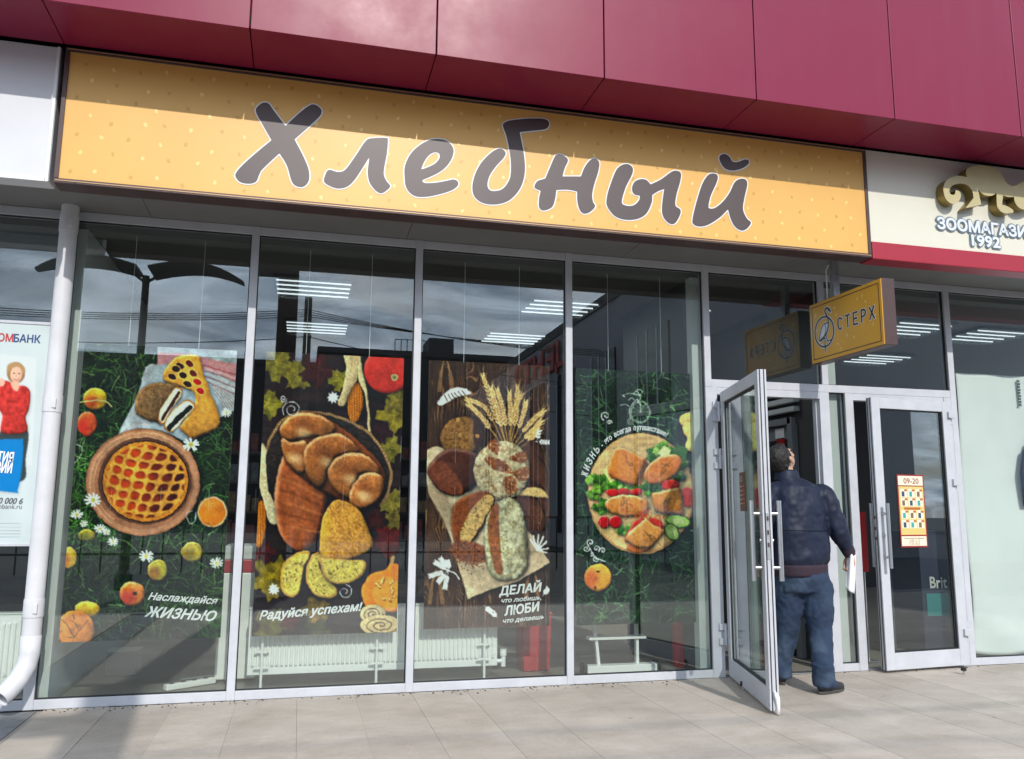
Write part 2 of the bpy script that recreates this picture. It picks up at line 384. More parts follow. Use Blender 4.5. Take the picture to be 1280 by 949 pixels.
vw2 = MB().box((4.36, 0.171, 0), (4.42, 6.4, 3.2)).build('lobby_wall_right', M['wall_mid']); tag(vw2, kind='structure')

# ------------------------------------------------------------------ building: maroon cladding above the signs
bld = thing('shop_building', 'shop building clad in glossy maroon panels above the signboards', 'building', (0, 0, 0))
MB().box((XL, -1.20, 4.15), (XR, 6.5, 9.0)).build('core_wall', M['joint'], bld)
edge = [Z(px, py, FAS_Z) for px, py in [(312, 33), (546, 68), (758, 100), (948, 127), (1122, 150), (1275, 172)]]
xs = [p.x for p in edge]; step = (xs[-1]-xs[0])/5
jx = [xs[0]+step*i for i in range(-5, 11)]
for a, b in zip(jx[:-1], jx[1:]):
    if b < XL or a > XR: continue
    for (z0, z1) in ((FAS_Z, 6.30), (6.312, 8.6)):
        MB().box((a+0.004, FAS_Y, z0), (b-0.004, FAS_Y+0.030, z1)).build('fascia_panel', M['maroon'], bld, bevel=0.003)
    MB().box((a+0.003, FAS_Y+0.032, FAS_Z+0.002), (b-0.003, SIGN_Y-0.02, FAS_Z+0.012)).build('soffit_panel', M['maroon'], bld, bevel=0.002)
MB().box((XL, SIGN_Y+0.16, 3.30), (XR, SIGN_Y+0.24, 4.16)).build('sign_backing_wall', M['joint'], bld)
# grey soffit sheets over the glazing
sx = [XL, -2.9, -1.1, 0.7, 2.45, 3.83, 5.3, 7.1, XR]
for a, b in zip(sx[:-1], sx[1:]):
    MB().box((a+0.002, SIGN_Y+0.23, ZH), (b-0.002, 0.10, ZH+0.02)).build('soffit_sheet', M['soffit'], bld)
MB().box((XL, -0.02, ZH+0.022), (XR, 0.12, 4.15)).build('lintel', M['joint'], bld)

# ------------------------------------------------------------------ glazed shopfront
sf = thing('glazed_shopfront', 'grey aluminium shopfront frame with tall glass panes under the signs', 'shopfront', (2.0, 0.03, 0))
D = 0.075                          # frame depth
hw = 0.027
def bar(a, b, name='mullion', d0=0.0, d1=D, m='alu', bev=0.003):
    return MB().box((a[0], d0, a[1]), (b[0], d1, b[1])).build(name, M[m], sf, bevel=bev)
post = [(-4.6, -4.546), (-3.1, -3.046), (ML[0]-0.030, ML[0]+0.034)]+[(x-hw, x+hw) for x in ML[1:]]+[(X4A, X4B), (X6A, X6B), (8.0, 8.055)]
HB, SB = ZH-0.062, 0.060
for i, (a, b) in enumerate(post):
    if (a, b) == (X4A, X4B):
        bar((a, 0.0), (X4C, ZT0)); bar((a, ZT0+0.001), (b, ZH-0.001))
    else:
        bar((a, 0.0), (b, ZH-0.001))
for (p0, p1) in zip(post[:-1], post[1:]):
    a, b = p0[1], p1[0]
    bar((a, HB), (b, ZH-0.002), 'head_rail', 0.004)
    if p0 != (X4A, X4B): bar((a, 0.0), (b, SB), 'sill_rail', 0.003)
def pane(x0, z0, x1, z1, y=0.030, parent=None):
    # black gasket line round the pane, then the pane
    g = MB(); w = 0.007
    g.box((x0-0.002, 0.020, z0-0.002), (x0+w, 0.040, z1+0.002)); g.box((x1-w, 0.020, z0-0.002), (x1+0.002, 0.040, z1+0.002))
    g.box((x0+w, 0.020, z0-0.002), (x1-w, 0.040, z0+w)); g.box((x0+w, 0.020, z1-w), (x1-w, 0.040, z1+0.002))
    g.build('gasket', M['rubber'], parent or sf)
    return MB().box((x0+w, y, z0+w), (x1-w, y+0.006, z1-w)).build('pane', M['glass'], parent or sf)
for (p0, p1) in zip(post[:-1], post[1:]):
    if p0 == (X4A, X4B): continue
    pane(p0[1], SB, p1[0], HB)
# over the doors
M5a, M5b = 4.640*Kx, 4.705*Kx
bar((X4B+0.0, ZT0), (X6A, ZT1), 'transom', 0.002)
bar((M5a, ZT1), (M5b, HB), 'mullion', 0.001)
pane(X4B, ZT1, M5a, HB); pane(M5b, ZT1, X6A, HB)
bar((X4C, ZO), (XJ0, ZT0-0.001), 'door_head', 0.001)
bar((XJ0, 0.0), (XJ1, ZT0-0.001), 'door_jamb', 0.0)
bar((XN1, 0.0), (XP1, ZT0-0.001), 'door_jamb', 0.0)
bar((XP1, ZO), (XD1, ZT0-0.001), 'door_head', 0.001)
bar((XD1+0.004, 0.0), (X6A, ZT0-0.001), 'door_jamb', 0.001)
bar((XJ1, 0.0), (XN1, SB), 'sill_rail', 0.003)
pane(XJ1, SB, XN1, ZT0-0.001)
bar((X4C, 0.0), (XJ0, 0.006), 'threshold', 0.0, D, 'steel', 0.001)
bar((XP1, 0.0), (XD1, 0.006), 'threshold', 0.0, D, 'steel', 0.001)
# rebates (dark inner step of the jambs)
for x0, x1 in ((X4C, X4C+0.012), (XJ0-0.012, XJ0)):
    MB().box((x0, 0.045, 0.006), (x1, D+0.015, ZO)).build('jamb_stop', M['alu'], sf)

# ------------------------------------------------------------------ doors
def door(name, label, hinge, ang_vec, W, H, z0, handle_side_pairs, group='glass entrance doors'):
    """hinge: (x, y); ang_vec: unit direction from the hinge to the free edge; thickness runs along n (away from the building side)"""
    t = thing(name, label, 'door', (hinge[0], hinge[1], z0), group)
    ex = Vector((ang_vec[0], ang_vec[1], 0)).normalized(); ez = Vector((0, 0, 1)); ey = ez.cross(ex)
    o = Vector((hinge[0], hinge[1], z0)); T = 0.060
    def b(a, c, nm, m='alu', bev=0.003, par=t, sm=False): return MB().obox(o, ex, ey, ez, a, c).build(nm, M[m], par, bevel=bev)
    st, tr, br = 0.088, 0.088, 0.132
    b((0, -T/2, 0), (st, T/2, H), 'stile'); b((W-st, -T/2, 0), (W, T/2, H), 'stile')
    b((st, -T/2+0.001, H-tr), (W-st, T/2-0.001, H), 'top_rail'); b((st, -T/2+0.001, 0), (W-st, T/2-0.001, br), 'bottom_rail')
    for s in (-1, 1):
        g = MB()
        for a, c in (((st-0.001, 0, br), (st+0.009, 0, H-tr)), ((W-st-0.009, 0, br), (W-st+0.001, 0, H-tr)),
                     ((st+0.009, 0, br-0.001), (W-st-0.009, 0, br+0.009)), ((st+0.009, 0, H-tr-0.009), (W-st-0.009, 0, H-tr+0.001))):
            g.obox(o, ex, ey, ez, (a[0], s*0.006 if s > 0 else s*(T/2-0.012), a[2]), (c[0], s*(T/2-0.012) if s > 0 else s*0.006, c[2]))
        g.build('gasket', M['rubber'], t)
    MB().obox(o, ex, ey, ez, (st+0.004, -0.004, br+0.004), (W-st-0.004, 0.004, H-tr-0.004)).build('pane', M['glass'], t)
    # seal lip along the free edge
    b((W, -T/2+0.012, 0.0), (W+0.004, -T/2+0.018, H), 'edge_seal', 'rubber', 0)
    b((W, T/2-0.020, 0.0), (W+0.003, T/2-0.014, H), 'edge_seal', 'rubber', 0)
    # pull bars on both faces
    hz0, hz1 = 0.80, 1.32
    for s in (-1, 1):
        h = MB(); yc = s*(T/2+0.060)
        P_ = lambda u, v, w: o+ex*u+ey*v+ez*w
        h.tube([P_(W-0.045, yc, hz0), P_(W-0.045, yc, hz1)], 0.0155, 14)
        hb = h.build('pull_bar', M['steel'], t, smooth='auto')
        for hz in (hz0+0.085, hz1-0.085):
            MB().tube([P_(W-0.045, s*T/2, hz), P_(W-0.045, yc-s*0.012, hz)], 0.011, 12).build('stand_off', M['steel'], hb, smooth='auto')
        MB().tube([P_(W-0.045, s*T/2, 1.06), P_(W-0.045, s*(T/2+0.014), 1.06)], 0.013, 12).build('lock_cylinder', M['steel'], t, smooth='auto')
    # lock plate on the free edge
    lp = b((W, -0.011, 0.94), (W+0.0035, 0.011, 1.24), 'lock_plate', 'zinc', 0.001)
    for hz in (1.02, 1.10, 1.19):
        MB().obox(o, ex, ey, ez, (W+0.0035, -0.006, hz), (W+0.007, 0.006, hz+0.028)).build('latch', M['brown'], lp)
    return t, o, ex, ey, ez

def hinges(t, knuckle, zs, jx_, jy, leaf_off):
    """surface hinges: two plates on the jamb and one on the leaf, on a pin"""
    for z in zs:
        h = MB().box((jx_-0.036, jy-0.020, z+0.055), (jx_+0.020, jy, z+0.105)).build('hinge', M['alu'], t, bevel=0.003)
        MB().box((jx_-0.036, jy-0.020, z-0.055), (jx_+0.020, jy, z-0.005)).build('hinge_leaf', M['alu'], h, bevel=0.003)
        MB().box((jx_+0.005, jy-0.024, z-0.003), (jx_+0.055, jy-0.004, z+0.053)).build('hinge_leaf', M['alu'], h, bevel=0.003)
        MB().tube([(jx_+0.013, jy-0.022, z-0.055), (jx_+0.013, jy-0.022, z+0.105)], 0.010, 10).build('hinge_pin', M['alu'], h, smooth='auto')

free1 = Z(969, 889, 0.022); hin1 = Vector((X4C+0.035, -0.045, 0))
d1v = Vector((free1.x-hin1.x, free1.y-hin1.y, 0)); W1 = d1v.length
DH = ZO-0.012
dr1 = door('glass_door', 'glass entrance door standing wide open beside the man', (hin1.x, hin1.y), d1v.normalized(), W1, DH, 0.022, None)
hinges(dr1[0], None, (0.30, 1.66, 2.04), X4C-0.014, -0.001, 0)
hin2 = Vector((XD1, -0.034, 0)); ang2 = math.radians(180+5.5)
d2v = Vector((math.cos(ang2), math.sin(ang2), 0)); W2 = (XD1-XD0)*1.005
dr2 = door('glass_door', 'glass entrance door nearly closed with a yellow price notice on it', (hin2.x, hin2.y), d2v, W2, DH, 0.022, None)
for z in (0.26, 1.50, 2.08):
    h = MB().box((XD1+0.012, -0.022, z+0.055), (XD1+0.062, -0.001, z+0.105)).build('hinge', M['alu'], dr2[0], bevel=0.003)
    MB().box((XD1+0.012, -0.022, z-0.055), (XD1+0.062, -0.001, z-0.005)).build('hinge_leaf', M['alu'], h, bevel=0.003)
    MB().box((XD1-0.036, -0.090, z-0.003), (XD1+0.026, -0.066, z+0.053)).build('hinge_leaf', M['alu'], h, bevel=0.003)
    MB().tube([(XD1+0.020, -0.040, z-0.055), (XD1+0.020, -0.040, z+0.105)], 0.013, 10).build('hinge_pin', M['alu'], h, smooth='auto')
# torn white tape at the foot of the open door
o_, ex_, ey_, ez_ = dr1[1:]
tp = MB()
tp.tube([o_+ex_*(W1+0.006)+ey_*0.0+ez_*0.12, o_+ex_*(W1+0.016)+ey_*0.012+ez_*0.085, o_+ex_*(W1+0.010)+ey_*0.018+ez_*0.03, o_+ex_*(W1+0.012)+ey_*0.016+ez_*(-0.018)], [0.007, 0.016, 0.012, 0.014], 7)
tp.build('frayed_seal', M['white'], dr1[0], smooth=True)

# ------------------------------------------------------------------ inner lobby wall with its own door
WX = 4.358                                     # room side of the right lobby wall
lob = thing('inner_lobby_door', 'grey framed inner door in the lobby wall, seen through the open entrance', 'door', (WX, 0.8, 0))
def wbox(p0, p1, m, name, par=lob, th=0.03, bev=0.003, z=None):
    a, b = X(*p0, WX), X(*p1, WX); za, zb_ = (a.z, b.z) if z is None else z
    return MB().box((WX-th, min(a.y, b.y), min(za, zb_)), (WX-0.0005, max(a.y, b.y), max(za, zb_))).build(name, M[m], par, bevel=bev)
M['grey_metal'] = mat('grey_lobby_metal', (0.22, 0.235, 0.25), 0.5)
wbox((958, 560), (998, 560), 'grey_metal', 'door_leaf', th=0.012, z=(0.30, 2.06))
wbox((997, 700), (1003, 700), 'grey_metal', 'door_jamb', th=0.05, z=(0.0, 2.12)); wbox((946, 700), (950, 700), 'grey_metal', 'door_jamb', th=0.05, z=(0.0, 2.12))
wbox((950, 600), (997, 600), 'grey_metal', 'door_head', th=0.05, z=(2.06, 2.12))
wbox((950, 780), (997, 780), 'grey_metal', 'bottom_rail', th=0.035, z=(0.06, 0.30))
wbox((962, 640), (994, 640), 'black', 'dark_panel', th=0.016, z=(0.42, 1.93))
for i in range(3): wbox((950, 520), (1000, 520), 'wall_pale', 'louvre_slat', th=0.06, z=(2.17+i*0.085, 2.215+i*0.085))
nt_ = X(977, 542, WX)
n1 = MB().box((WX-0.021, nt_.y-0.075, nt_.z-0.045), (WX-0.0175, nt_.y+0.075, nt_.z+0.045)).build('door_notice', M['white'])
tag(n1, 'small white notice above a red sticker on the inner door', 'notice')
n2 = MB().box((WX-0.021, nt_.y-0.075, nt_.z-0.17), (WX-0.0175, nt_.y+0.055, nt_.z-0.055)).build('door_sticker', M['red_paint'])
tag(n2, 'small dark red sticker below the white notice on the inner door', 'sticker')
# ------------------------------------------------------------------ traced shapes and lettering
def catmull(pts, n=6, corners=(), closed=True):
    """smooth curve through the points; an index in corners stays sharp"""
    P_ = [np.array(p, float) for p in pts]; L = len(P_); out = []
    for i in range(L if closed else L-1):
        p1, p2 = P_[i], P_[(i+1) % L]
        p0 = P_[(i-1) % L] if (closed or i > 0) else p1
        p3 = P_[(i+2) % L] if (closed or i+2 < L) else p2
        m1 = (p2-p0)*0.5; m2 = (p3-p1)*0.5
        if i in corners: m1 = (p2-p1)*0.8
        if (i+1) % L in corners: m2 = (p2-p1)*0.8
        for k_ in range(n):
            t = k_/n
            out.append((2*t**3-3*t*t+1)*p1+(t**3-2*t*t+t)*m1+(-2*t**3+3*t*t)*p2+(t**3-t*t)*m2)
    if not closed: out.append(P_[-1])
    return np.array(out)

def inside(poly, gx, gy):
    r = np.zeros(gx.shape, bool); n = len(poly)
    for i in range(n):
        x0, y0 = poly[i]; x1, y1 = poly[(i+1) % n]
        if y0 == y1: continue
        c = ((y0 > gy) != (y1 > gy)) & (gx < (x1-x0)*(gy-y0)/(y1-y0)+x0)
        r ^= c
    return r
def seg_dist(gx, gy, a, b):
    dx, dy = b[0]-a[0], b[1]-a[1]; L2 = dx*dx+dy*dy+1e-12
    t = np.clip(((gx-a[0])*dx+(gy-a[1])*dy)/L2, 0, 1)
    return np.hypot(gx-a[0]-t*dx, gy-a[1]-t*dy), t
def sdf_polys(polys, gx, gy):
    """signed distance (negative inside) of an even-odd set of closed polygons"""
    d = np.full(gx.shape, 1e9); ins = np.zeros(gx.shape, bool)
    for p in polys:
        for i in range(len(p)):
            q, _ = seg_dist(gx, gy, p[i], p[(i+1) % len(p)]); d = np.minimum(d, q)
        ins ^= inside(p, gx, gy)
    return np.where(ins, -d, d)
def sdf_strokes(strokes, gx, gy):
    d = np.full(gx.shape, 1e9)
    for pts, w in strokes:
        for i in range(len(pts)-1):
            q, _ = seg_dist(gx, gy, pts[i], pts[i+1]); d = np.minimum(d, q-w/2)
    return d
def fill_mesh(name, sd, xs_, ys_, mapping, iso=0.0):
    """flat mesh of the region sd < iso (marching squares); mapping(u, v) -> world point"""
    F = sd-iso; verts = []; idx = {}; faces = []
    def vid(key, u, v):
        if key not in idx:
            idx[key] = len(verts); verts.append(tuple(mapping(u, v)))
        return idx[key]
    ny, nx = F.shape
    cand = np.argwhere(np.minimum(np.minimum(F[:-1, :-1], F[1:, :-1]), np.minimum(F[:-1, 1:], F[1:, 1:])) < 0)
    for j, i in cand:
        cs = [(j, i), (j, i+1), (j+1, i+1), (j+1, i)]
        poly = []
        for k_ in range(4):
            a, b = cs[k_], cs[(k_+1) % 4]; fa, fb = F[a], F[b]
            if fa < 0: poly.append(vid(('c',)+a, xs_[a[1]], ys_[a[0]]))
            if (fa < 0) != (fb < 0):
                t = fa/(fa-fb); lo, hi = (a, b) if a < b else (b, a)
                poly.append(vid(('e', lo, hi), xs_[a[1]]+(xs_[b[1]]-xs_[a[1]])*t, ys_[a[0]]+(ys_[b[0]]-ys_[a[0]])*t))
        if len(poly) >= 3: faces.append(poly)
    me = bpy.data.meshes.new(name); me.from_pydata(verts, [], faces); me.update()
    return me
def flat(name, me, m, parent): me.materials.append(m); return link(name, me, parent)

def text_obj(name, body, pL, pR, height, n, m, parent, shear=0.0, bold=0.0, depth=0.0, up=None, lift=0.0, space=1.0):
    """lettering with its baseline from pL to pR, capital height 'height', facing n"""
    cu = bpy.data.curves.new(name, 'FONT'); cu.body = body; cu.shear = shear; cu.resolution_u = 3
    cu.space_character = space
    if depth: cu.extrude = 0.5
    ob = bpy.data.objects.new(name, cu); col.objects.link(ob)
    dg = bpy.context.evaluated_depsgraph_get(); dg.update()
    me = bpy.data.meshes.new_from_object(ob.evaluated_get(dg)); bpy.data.objects.remove(ob); bpy.data.curves.remove(cu)
    co = np.empty(len(me.vertices)*3); me.vertices.foreach_get('co', co); co = co.reshape(-1, 3)
    x0, x1 = co[:, 0].min(), co[:, 0].max()
    pL, pR, n = Vector(pL), Vector(pR), Vector(n).normalized()
    ex = pR-pL; w = ex.length; ex.normalize(); ez = Vector(up) if up else n.cross(ex).normalized()
    s = w/(x1-x0); sv = height/0.70
    out = np.array(pL)+np.outer((co[:, 0]-x0)*s, ex)+np.outer(co[:, 1]*sv, ez)+np.outer(co[:, 2]*depth+lift, n)
    me.vertices.foreach_set('co', out.ravel()); me.update(); me.materials.clear()
    if bold:
        # heavier strokes: copies moved round a small circle, each a hair in front of the last
        F_ = [tuple(p.vertices) for p in me.polygons]; mb = MB(); R_ = bold*sv
        nn = 8 if bold < 0.04 else 12
        for q_ in range(nn+1):
            off = Vector((0, 0, 0)) if q_ == nn else ex*(R_*math.cos(2*math.pi*q_/nn))+ez*(R_*math.sin(2*math.pi*q_/nn))
            mb.add(out+np.array(off+n*(0.00008*q_)), F_)
        me = bpy.data.meshes.new(name); me.from_pydata(mb.v, [], mb.f); me.update()
    return flat(name, me, m, parent)

def quad_grid(name, f, nu, nv):
    """grid mesh f(u, v), u, v in 0..1"""
    us = np.linspace(0, 1, nu); vs_ = np.linspace(0, 1, nv)
    U_, V_ = np.meshgrid(us, vs_)
    co = f(U_.ravel(), V_.ravel())
    i = np.arange(nu*nv).reshape(nv, nu)
    q = np.stack([i[:-1, :-1], i[:-1, 1:], i[1:, 1:], i[1:, :-1]], -1).reshape(-1, 4)
    me = bpy.data.meshes.new(name)
    me.vertices.add(len(co)); me.vertices.foreach_set('co', co.astype(np.float32).ravel())
    me.loops.add(q.size); me.loops.foreach_set('vertex_index', q.astype(np.int32).ravel())
    me.polygons.add(len(q)); me.polygons.foreach_set('loop_start', np.arange(0, q.size, 4, dtype=np.int32))
    me.update(calc_edges=True)
    return me, co

# ------------------------------------------------------------------ main signboard
sx0, sx1 = -1.530, 4.209
sg = thing('signboard', 'long yellow signboard with brown brush letters over the bakery windows', 'signboard', ((sx0+sx1)/2, SIGN_Y+0.07, SIGN_Z0))
fw = 0.020
MB().box((sx0, SIGN_Y+0.012, SIGN_Z0), (sx1, SIGN_Y+0.15, SIGN_Z1)).build('box', M['brown'], sg, bevel=0.004)
for a, b_ in (((sx0, SIGN_Y-0.006, SIGN_Z0), (sx1, SIGN_Y+0.012, SIGN_Z0+0.030)), ((sx0, SIGN_Y-0.006, SIGN_Z1-0.026), (sx1, SIGN_Y+0.012, SIGN_Z1)),
              ((sx0, SIGN_Y-0.006, SIGN_Z0+0.030), (sx0+0.026, SIGN_Y+0.012, SIGN_Z1-0.026)), ((sx1-0.026, SIGN_Y-0.006, SIGN_Z0+0.030), (sx1, SIGN_Y+0.012, SIGN_Z1-0.026))):
    MB().box(a, b_).build('frame_rail', M['brown'], sg, bevel=0.003)
for z in (SIGN_Z0+0.012, SIGN_Z1-0.014):
    MB().box((sx0+0.01, SIGN_Y-0.010, z), (sx1-0.01, SIGN_Y-0.0055, z+0.006)).build('trim_strip', M['gold_trim'], sg)
for i in range(11):
    xq = sx0+0.12+(sx1-sx0-0.24)*i/10; MB().tube([(xq, SIGN_Y-0.009, SIGN_Z0+0.007), (xq, SIGN_Y-0.005, SIGN_Z0+0.007)], 0.005, 8).build('screw', M['black'], sg)
M['sign_face'] = mat('yellow_sign_vinyl', (0.75, 0.43, 0.115), 0.38, 0, 0.45, noise=0.05, nscale=1.5)
face_y = SIGN_Y+0.004
MB().box((sx0+0.024, face_y, SIGN_Z0+0.028), (sx1-0.024, face_y+0.006, SIGN_Z1-0.024)).build('face', M['sign_face'], sg)
# printed grain flecks, pale and dark
M['seed_pale'] = mat('pale_fleck', (0.86, 0.60, 0.22), 0.4); M['seed_dark'] = mat('dark_fleck', (0.60, 0.34, 0.075), 0.4)
sd_p, sd_d = MB(), MB()
r_ = random.Random(3); row = 0
z = SIGN_Z0+0.08
while z < SIGN_Z1-0.05:
    x = sx0+0.10+(0.06 if row % 2 else 0)
    kk = row
    while x < sx1-0.06:
        cx, cz = x+r_.uniform(-.028, .028), z+r_.uniform(-.022, .022)
        a = r_.uniform(0.9, 2.2); ca, sa = math.cos(a), math.sin(a)
        l_, w_ = r_.uniform(.013, .017), r_.uniform(.009, .012)
        vv = [(cx+l_*math.cos(t)*ca-w_*math.sin(t)*sa, face_y-0.0012, cz+l_*math.cos(t)*sa+w_*math.sin(t)*ca) for t in [i*math.pi/5 for i in range(10)]]
        (sd_p if kk % 2 else sd_d).add(vv, [tuple(range(10))]); kk += 1
        x += 0.160+r_.uniform(-.012, .012)
    z += 0.118; row += 1
tag(sd_p.build('pale_flecks', M['seed_pale'], sg), kind='stuff'); tag(sd_d.build('dark_flecks', M['seed_dark'], sg), kind='stuff')

def cA(*p): return [(280+x/5.3333, 110+y/5.3333) for x, y in p]
def cB(*p): return [(490+x/5.3333, 130+y/5.3333) for x, y in p]
def cC(*p): return [(710+x/5.3333, 170+y/5.3333) for x, y in p]
LET = [
 ([(cA((213,160),(230,120),(265,100),(300,108),(330,150),(410,255),(490,180),(560,125),(600,112),(640,135),(650,165),(620,210),(470,345),(530,460),(565,550),(565,620),(530,660),(480,655),(450,620),(420,520),(370,437),(260,540),(235,580),(215,625),(170,640),(110,630),(78,595),(82,565),(130,510),(220,430),(317,350),(260,250)), (5,12,20,30))]),
 ([(cA((697,548),(760,562),(810,545),(880,450),(945,355),(990,337),(1080,335),(1092,350),(1085,440),(1070,520),(1065,580),(1085,625),(1108,658),(1070,695),(1040,703),(1005,680),(970,630),(958,570),(962,520),(970,460),(920,540),(870,615),(820,660),(760,672),(705,655),(668,628),(672,590)), (19,))]),
 ([(cB((85,500),(85,420),(120,340),(180,280),(250,243),(320,237),(375,255),(408,300),(400,360),(360,420),(300,465),(200,510),(215,528),(280,528),(360,515),(410,505),(438,520),(435,550),(390,580),(310,605),(230,620),(160,618),(115,590),(90,545)), (11,)),
   (cB((192,440),(215,385),(250,340),(290,323),(315,335),(315,365),(285,400),(235,425)), (0,))]),
 ([(cB((740,155),(745,130),(790,112),(900,100),(1000,100),(1040,115),(1045,145),(1020,170),(940,180),(850,190),(862,250),(880,350),(885,450),(865,540),(820,610),(760,655),(680,672),(600,660),(550,620),(535,560),(550,480),(590,400),(650,335),(700,303),(735,303),(757,330),(740,365),(690,420),(650,480),(635,540),(650,575),(690,582),(740,565),(780,510),(792,450),(790,370),(778,290),(760,210)), (9,))]),
 ([(cB((1100,340),(1140,345),(1172,375),(1150,430),(1135,485),(1200,485))+cC((85,272),(110,210),(150,160),(185,155),(207,180),(200,240),(175,320),(160,390),(165,440),(180,470),(150,505),(110,520),(80,500),(62,440),(60,372),(0,360))+cB((1095,575),(1085,640),(1065,690),(1010,712),(980,690),(980,630),(990,580),(955,565),(950,545),(970,515),(1020,500),(1050,430),(1080,360)), (4,6,20,22,28,32))]),
 ([(cC((260,470),(258,410),(280,330),(320,230),(360,195),(400,190),(430,215),(425,260),(385,340),(360,420),(362,455),(400,468),(440,462),(472,430),(478,400),(440,390),(425,355),(440,310),(480,290),(520,295),(550,325),(620,290),(690,240),(730,235),(752,255),(745,310),(720,400),(715,465),(745,490),(748,520),(720,575),(690,590),(655,570),(630,530),(625,470),(640,355),(600,370),(560,395),(555,450),(520,520),(460,555),(380,560),(310,535)), (14,20,35,37))]),
 ([(cC((835,590),(828,560),(850,460),(890,330),(930,265),(965,252),(995,265),(990,310),(950,400),(935,470),(945,485),(980,480),(1030,440),(1075,380),(1110,310),(1150,287),(1185,295),(1193,330),(1175,410),(1165,490),(1190,550),(1218,580),(1190,620),(1155,632),(1115,610),(1085,560),(1065,490),(1010,545),(930,595),(870,605)), (26,)),
   (cC((1008,160),(1015,130),(1045,122),(1075,140),(1095,172),(1130,175),(1180,158),(1205,168),(1195,195),(1150,222),(1090,232),(1040,215)), ())]),
]
def on_sign(yy):
    def f(u, v): return Vector((u, yy, v))
    return f
for polys in LET:
    W_ = []
    for pts, cor in polys:
        c = catmull(pts, 5, cor)
        W_.append(np.array([[q.x, q.z] for q in (Y(a, b, face_y) for a, b in c)]))
    allp = np.concatenate(W_); lo, hi = allp.min(0)-0.03, allp.max(0)+0.03
    g = 0.0055
    xs_ = np.arange(lo[0], hi[0], g); ys_ = np.arange(lo[1], hi[1], g); gx, gy = np.meshgrid(xs_, ys_)
    sd = sdf_polys(W_, gx, gy)
    lt = flat('letter', fill_mesh('letter', sd, xs_, ys_, on_sign(face_y-0.0045)), M['letter'], sg)
    flat('letter_outline', fill_mesh('letter_outline', sd, xs_, ys_, on_sign(face_y-0.003), 0.0085), M['white'], lt)

# ------------------------------------------------------------------ neighbouring signs
ws = thing('blank_sign_panel', 'blank white sign panel left of the yellow signboard', 'sign', (-3.3, SIGN_Y+0.07, SIGN_Z0))
MB().box((XL, SIGN_Y+0.014, SIGN_Z0+0.010), (sx0-0.03, SIGN_Y+0.15, SIGN_Z1)).build('panel', M['white_panel'], ws, bevel=0.003)
MB().box((sx0-0.050, SIGN_Y+0.004, SIGN_Z0+0.004), (sx0-0.032, SIGN_Y+0.013, SIGN_Z1)).build('edge_trim', M['white'], ws, bevel=0.002)
MB().box((XL, SIGN_Y+0.004, SIGN_Z0+0.004), (sx0-0.052, SIGN_Y+0.013, SIGN_Z0+0.028)).build('bottom_trim', M['white'], ws, bevel=0.002)

zs = thing('pet_shop_sign', 'cream pet shop sign with gold emblem, pale letters and a red lower band', 'sign', (5.6, SIGN_Y+0.07, SIGN_Z0))
zx0 = sx1+0.004; zb = 3.345
MB().box((zx0, SIGN_Y+0.006, zb), (XR, SIGN_Y+0.15, SIGN_Z1+0.003)).build('panel', M['cream'], zs, bevel=0.003)
MB().box((zx0, SIGN_Y-0.010, SIGN_Z0-0.01), (XR, SIGN_Y+0.15, zb-0.001)).build('lower_band', M['red_band'], zs, bevel=0.006)
zy = SIGN_Y+0.006
def cE(*p): return [(1160+x/7.3, 190+y/7.3) for x, y in p]
em = cE((140,330),(160,270),(210,235),(280,218),(355,230),(345,185),(370,145),(450,125),(560,130),(640,165),(690,240),(715,285),(765,312),(800,305),(876,268),(950,258),(1010,300),(1020,400),(960,500),(876,525),(820,500),(790,450),(785,410),(735,412),(685,395),(675,480),(730,500),(775,530),(778,555),(700,560),(650,530),(628,480),(625,375),(580,400),(520,395),(470,360),(455,340),(485,480),(340,515),(415,420),(400,350),(350,300),(280,290),(220,310),(195,350),(200,378),(220,392),(245,385),(250,350),(285,360),(300,400),(280,450),(230,475),(180,450),(150,400))
em = catmull(em, 5, (4,12,22,24,25,28,32,36,37,38,39,48))
ED = 0.085
emw = [(q.x, q.z) for q in (Y(a, b, zy-ED) for a, b in em)]
cu = bpy.data.curves.new('emblem', 'CURVE'); cu.dimensions = '2D'; cu.fill_mode = 'BOTH'; cu.extrude = ED/2
sp = cu.splines.new('POLY'); sp.points.add(len(emw)-1)
for i, (a, b) in enumerate(emw): sp.points[i].co = (a, b, 0, 1)
sp.use_cyclic_u = True
ob = bpy.data.objects.new('emblem', cu); col.objects.link(ob); dg = bpy.context.evaluated_depsgraph_get(); dg.update()
me = bpy.data.meshes.new_from_object(ob.evaluated_get(dg)); bpy.data.objects.remove(ob)
for v in me.vertices:
    x_, z_, d_ = v.co.x, v.co.y, v.co.z; v.co = (x_, zy-ED/2-0.002+d_*0.98, z_)
bm = bmesh.new(); bm.from_mesh(me); bmesh.ops.recalc_face_normals(bm, faces=bm.faces); bm.to_mesh(me); bm.free()
me.materials.clear(); flat('emblem', me, M['emblem'], zs); me.materials.append(M['emblem_side_shade'])
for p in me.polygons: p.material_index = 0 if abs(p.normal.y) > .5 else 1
# block letters with slate outlines
for body, a, b, hpx in (('ЗООМАГАЗИН', (1172.5, 285.5), (1296, 299.5), 11.8), ('1992', (1215.5, 306.5), (1250.5, 310), 11.5)):
    pL, pR = Y(*a, zy-0.012), Y(*b, zy-0.012)
    pR.z = pL.z
    hh = hpx*0.0076
    text_obj('lettering', body, pL, pR, hh, (0, -1, 0), M['ice'], zs, bold=0.040)
    text_obj('letter_outline', body, pL+Vector((-0.001, 0.005, 0)), pR+Vector((0.001, 0.005, 0)), hh, (0, -1, 0), M['slate'], zs, bold=0.125)

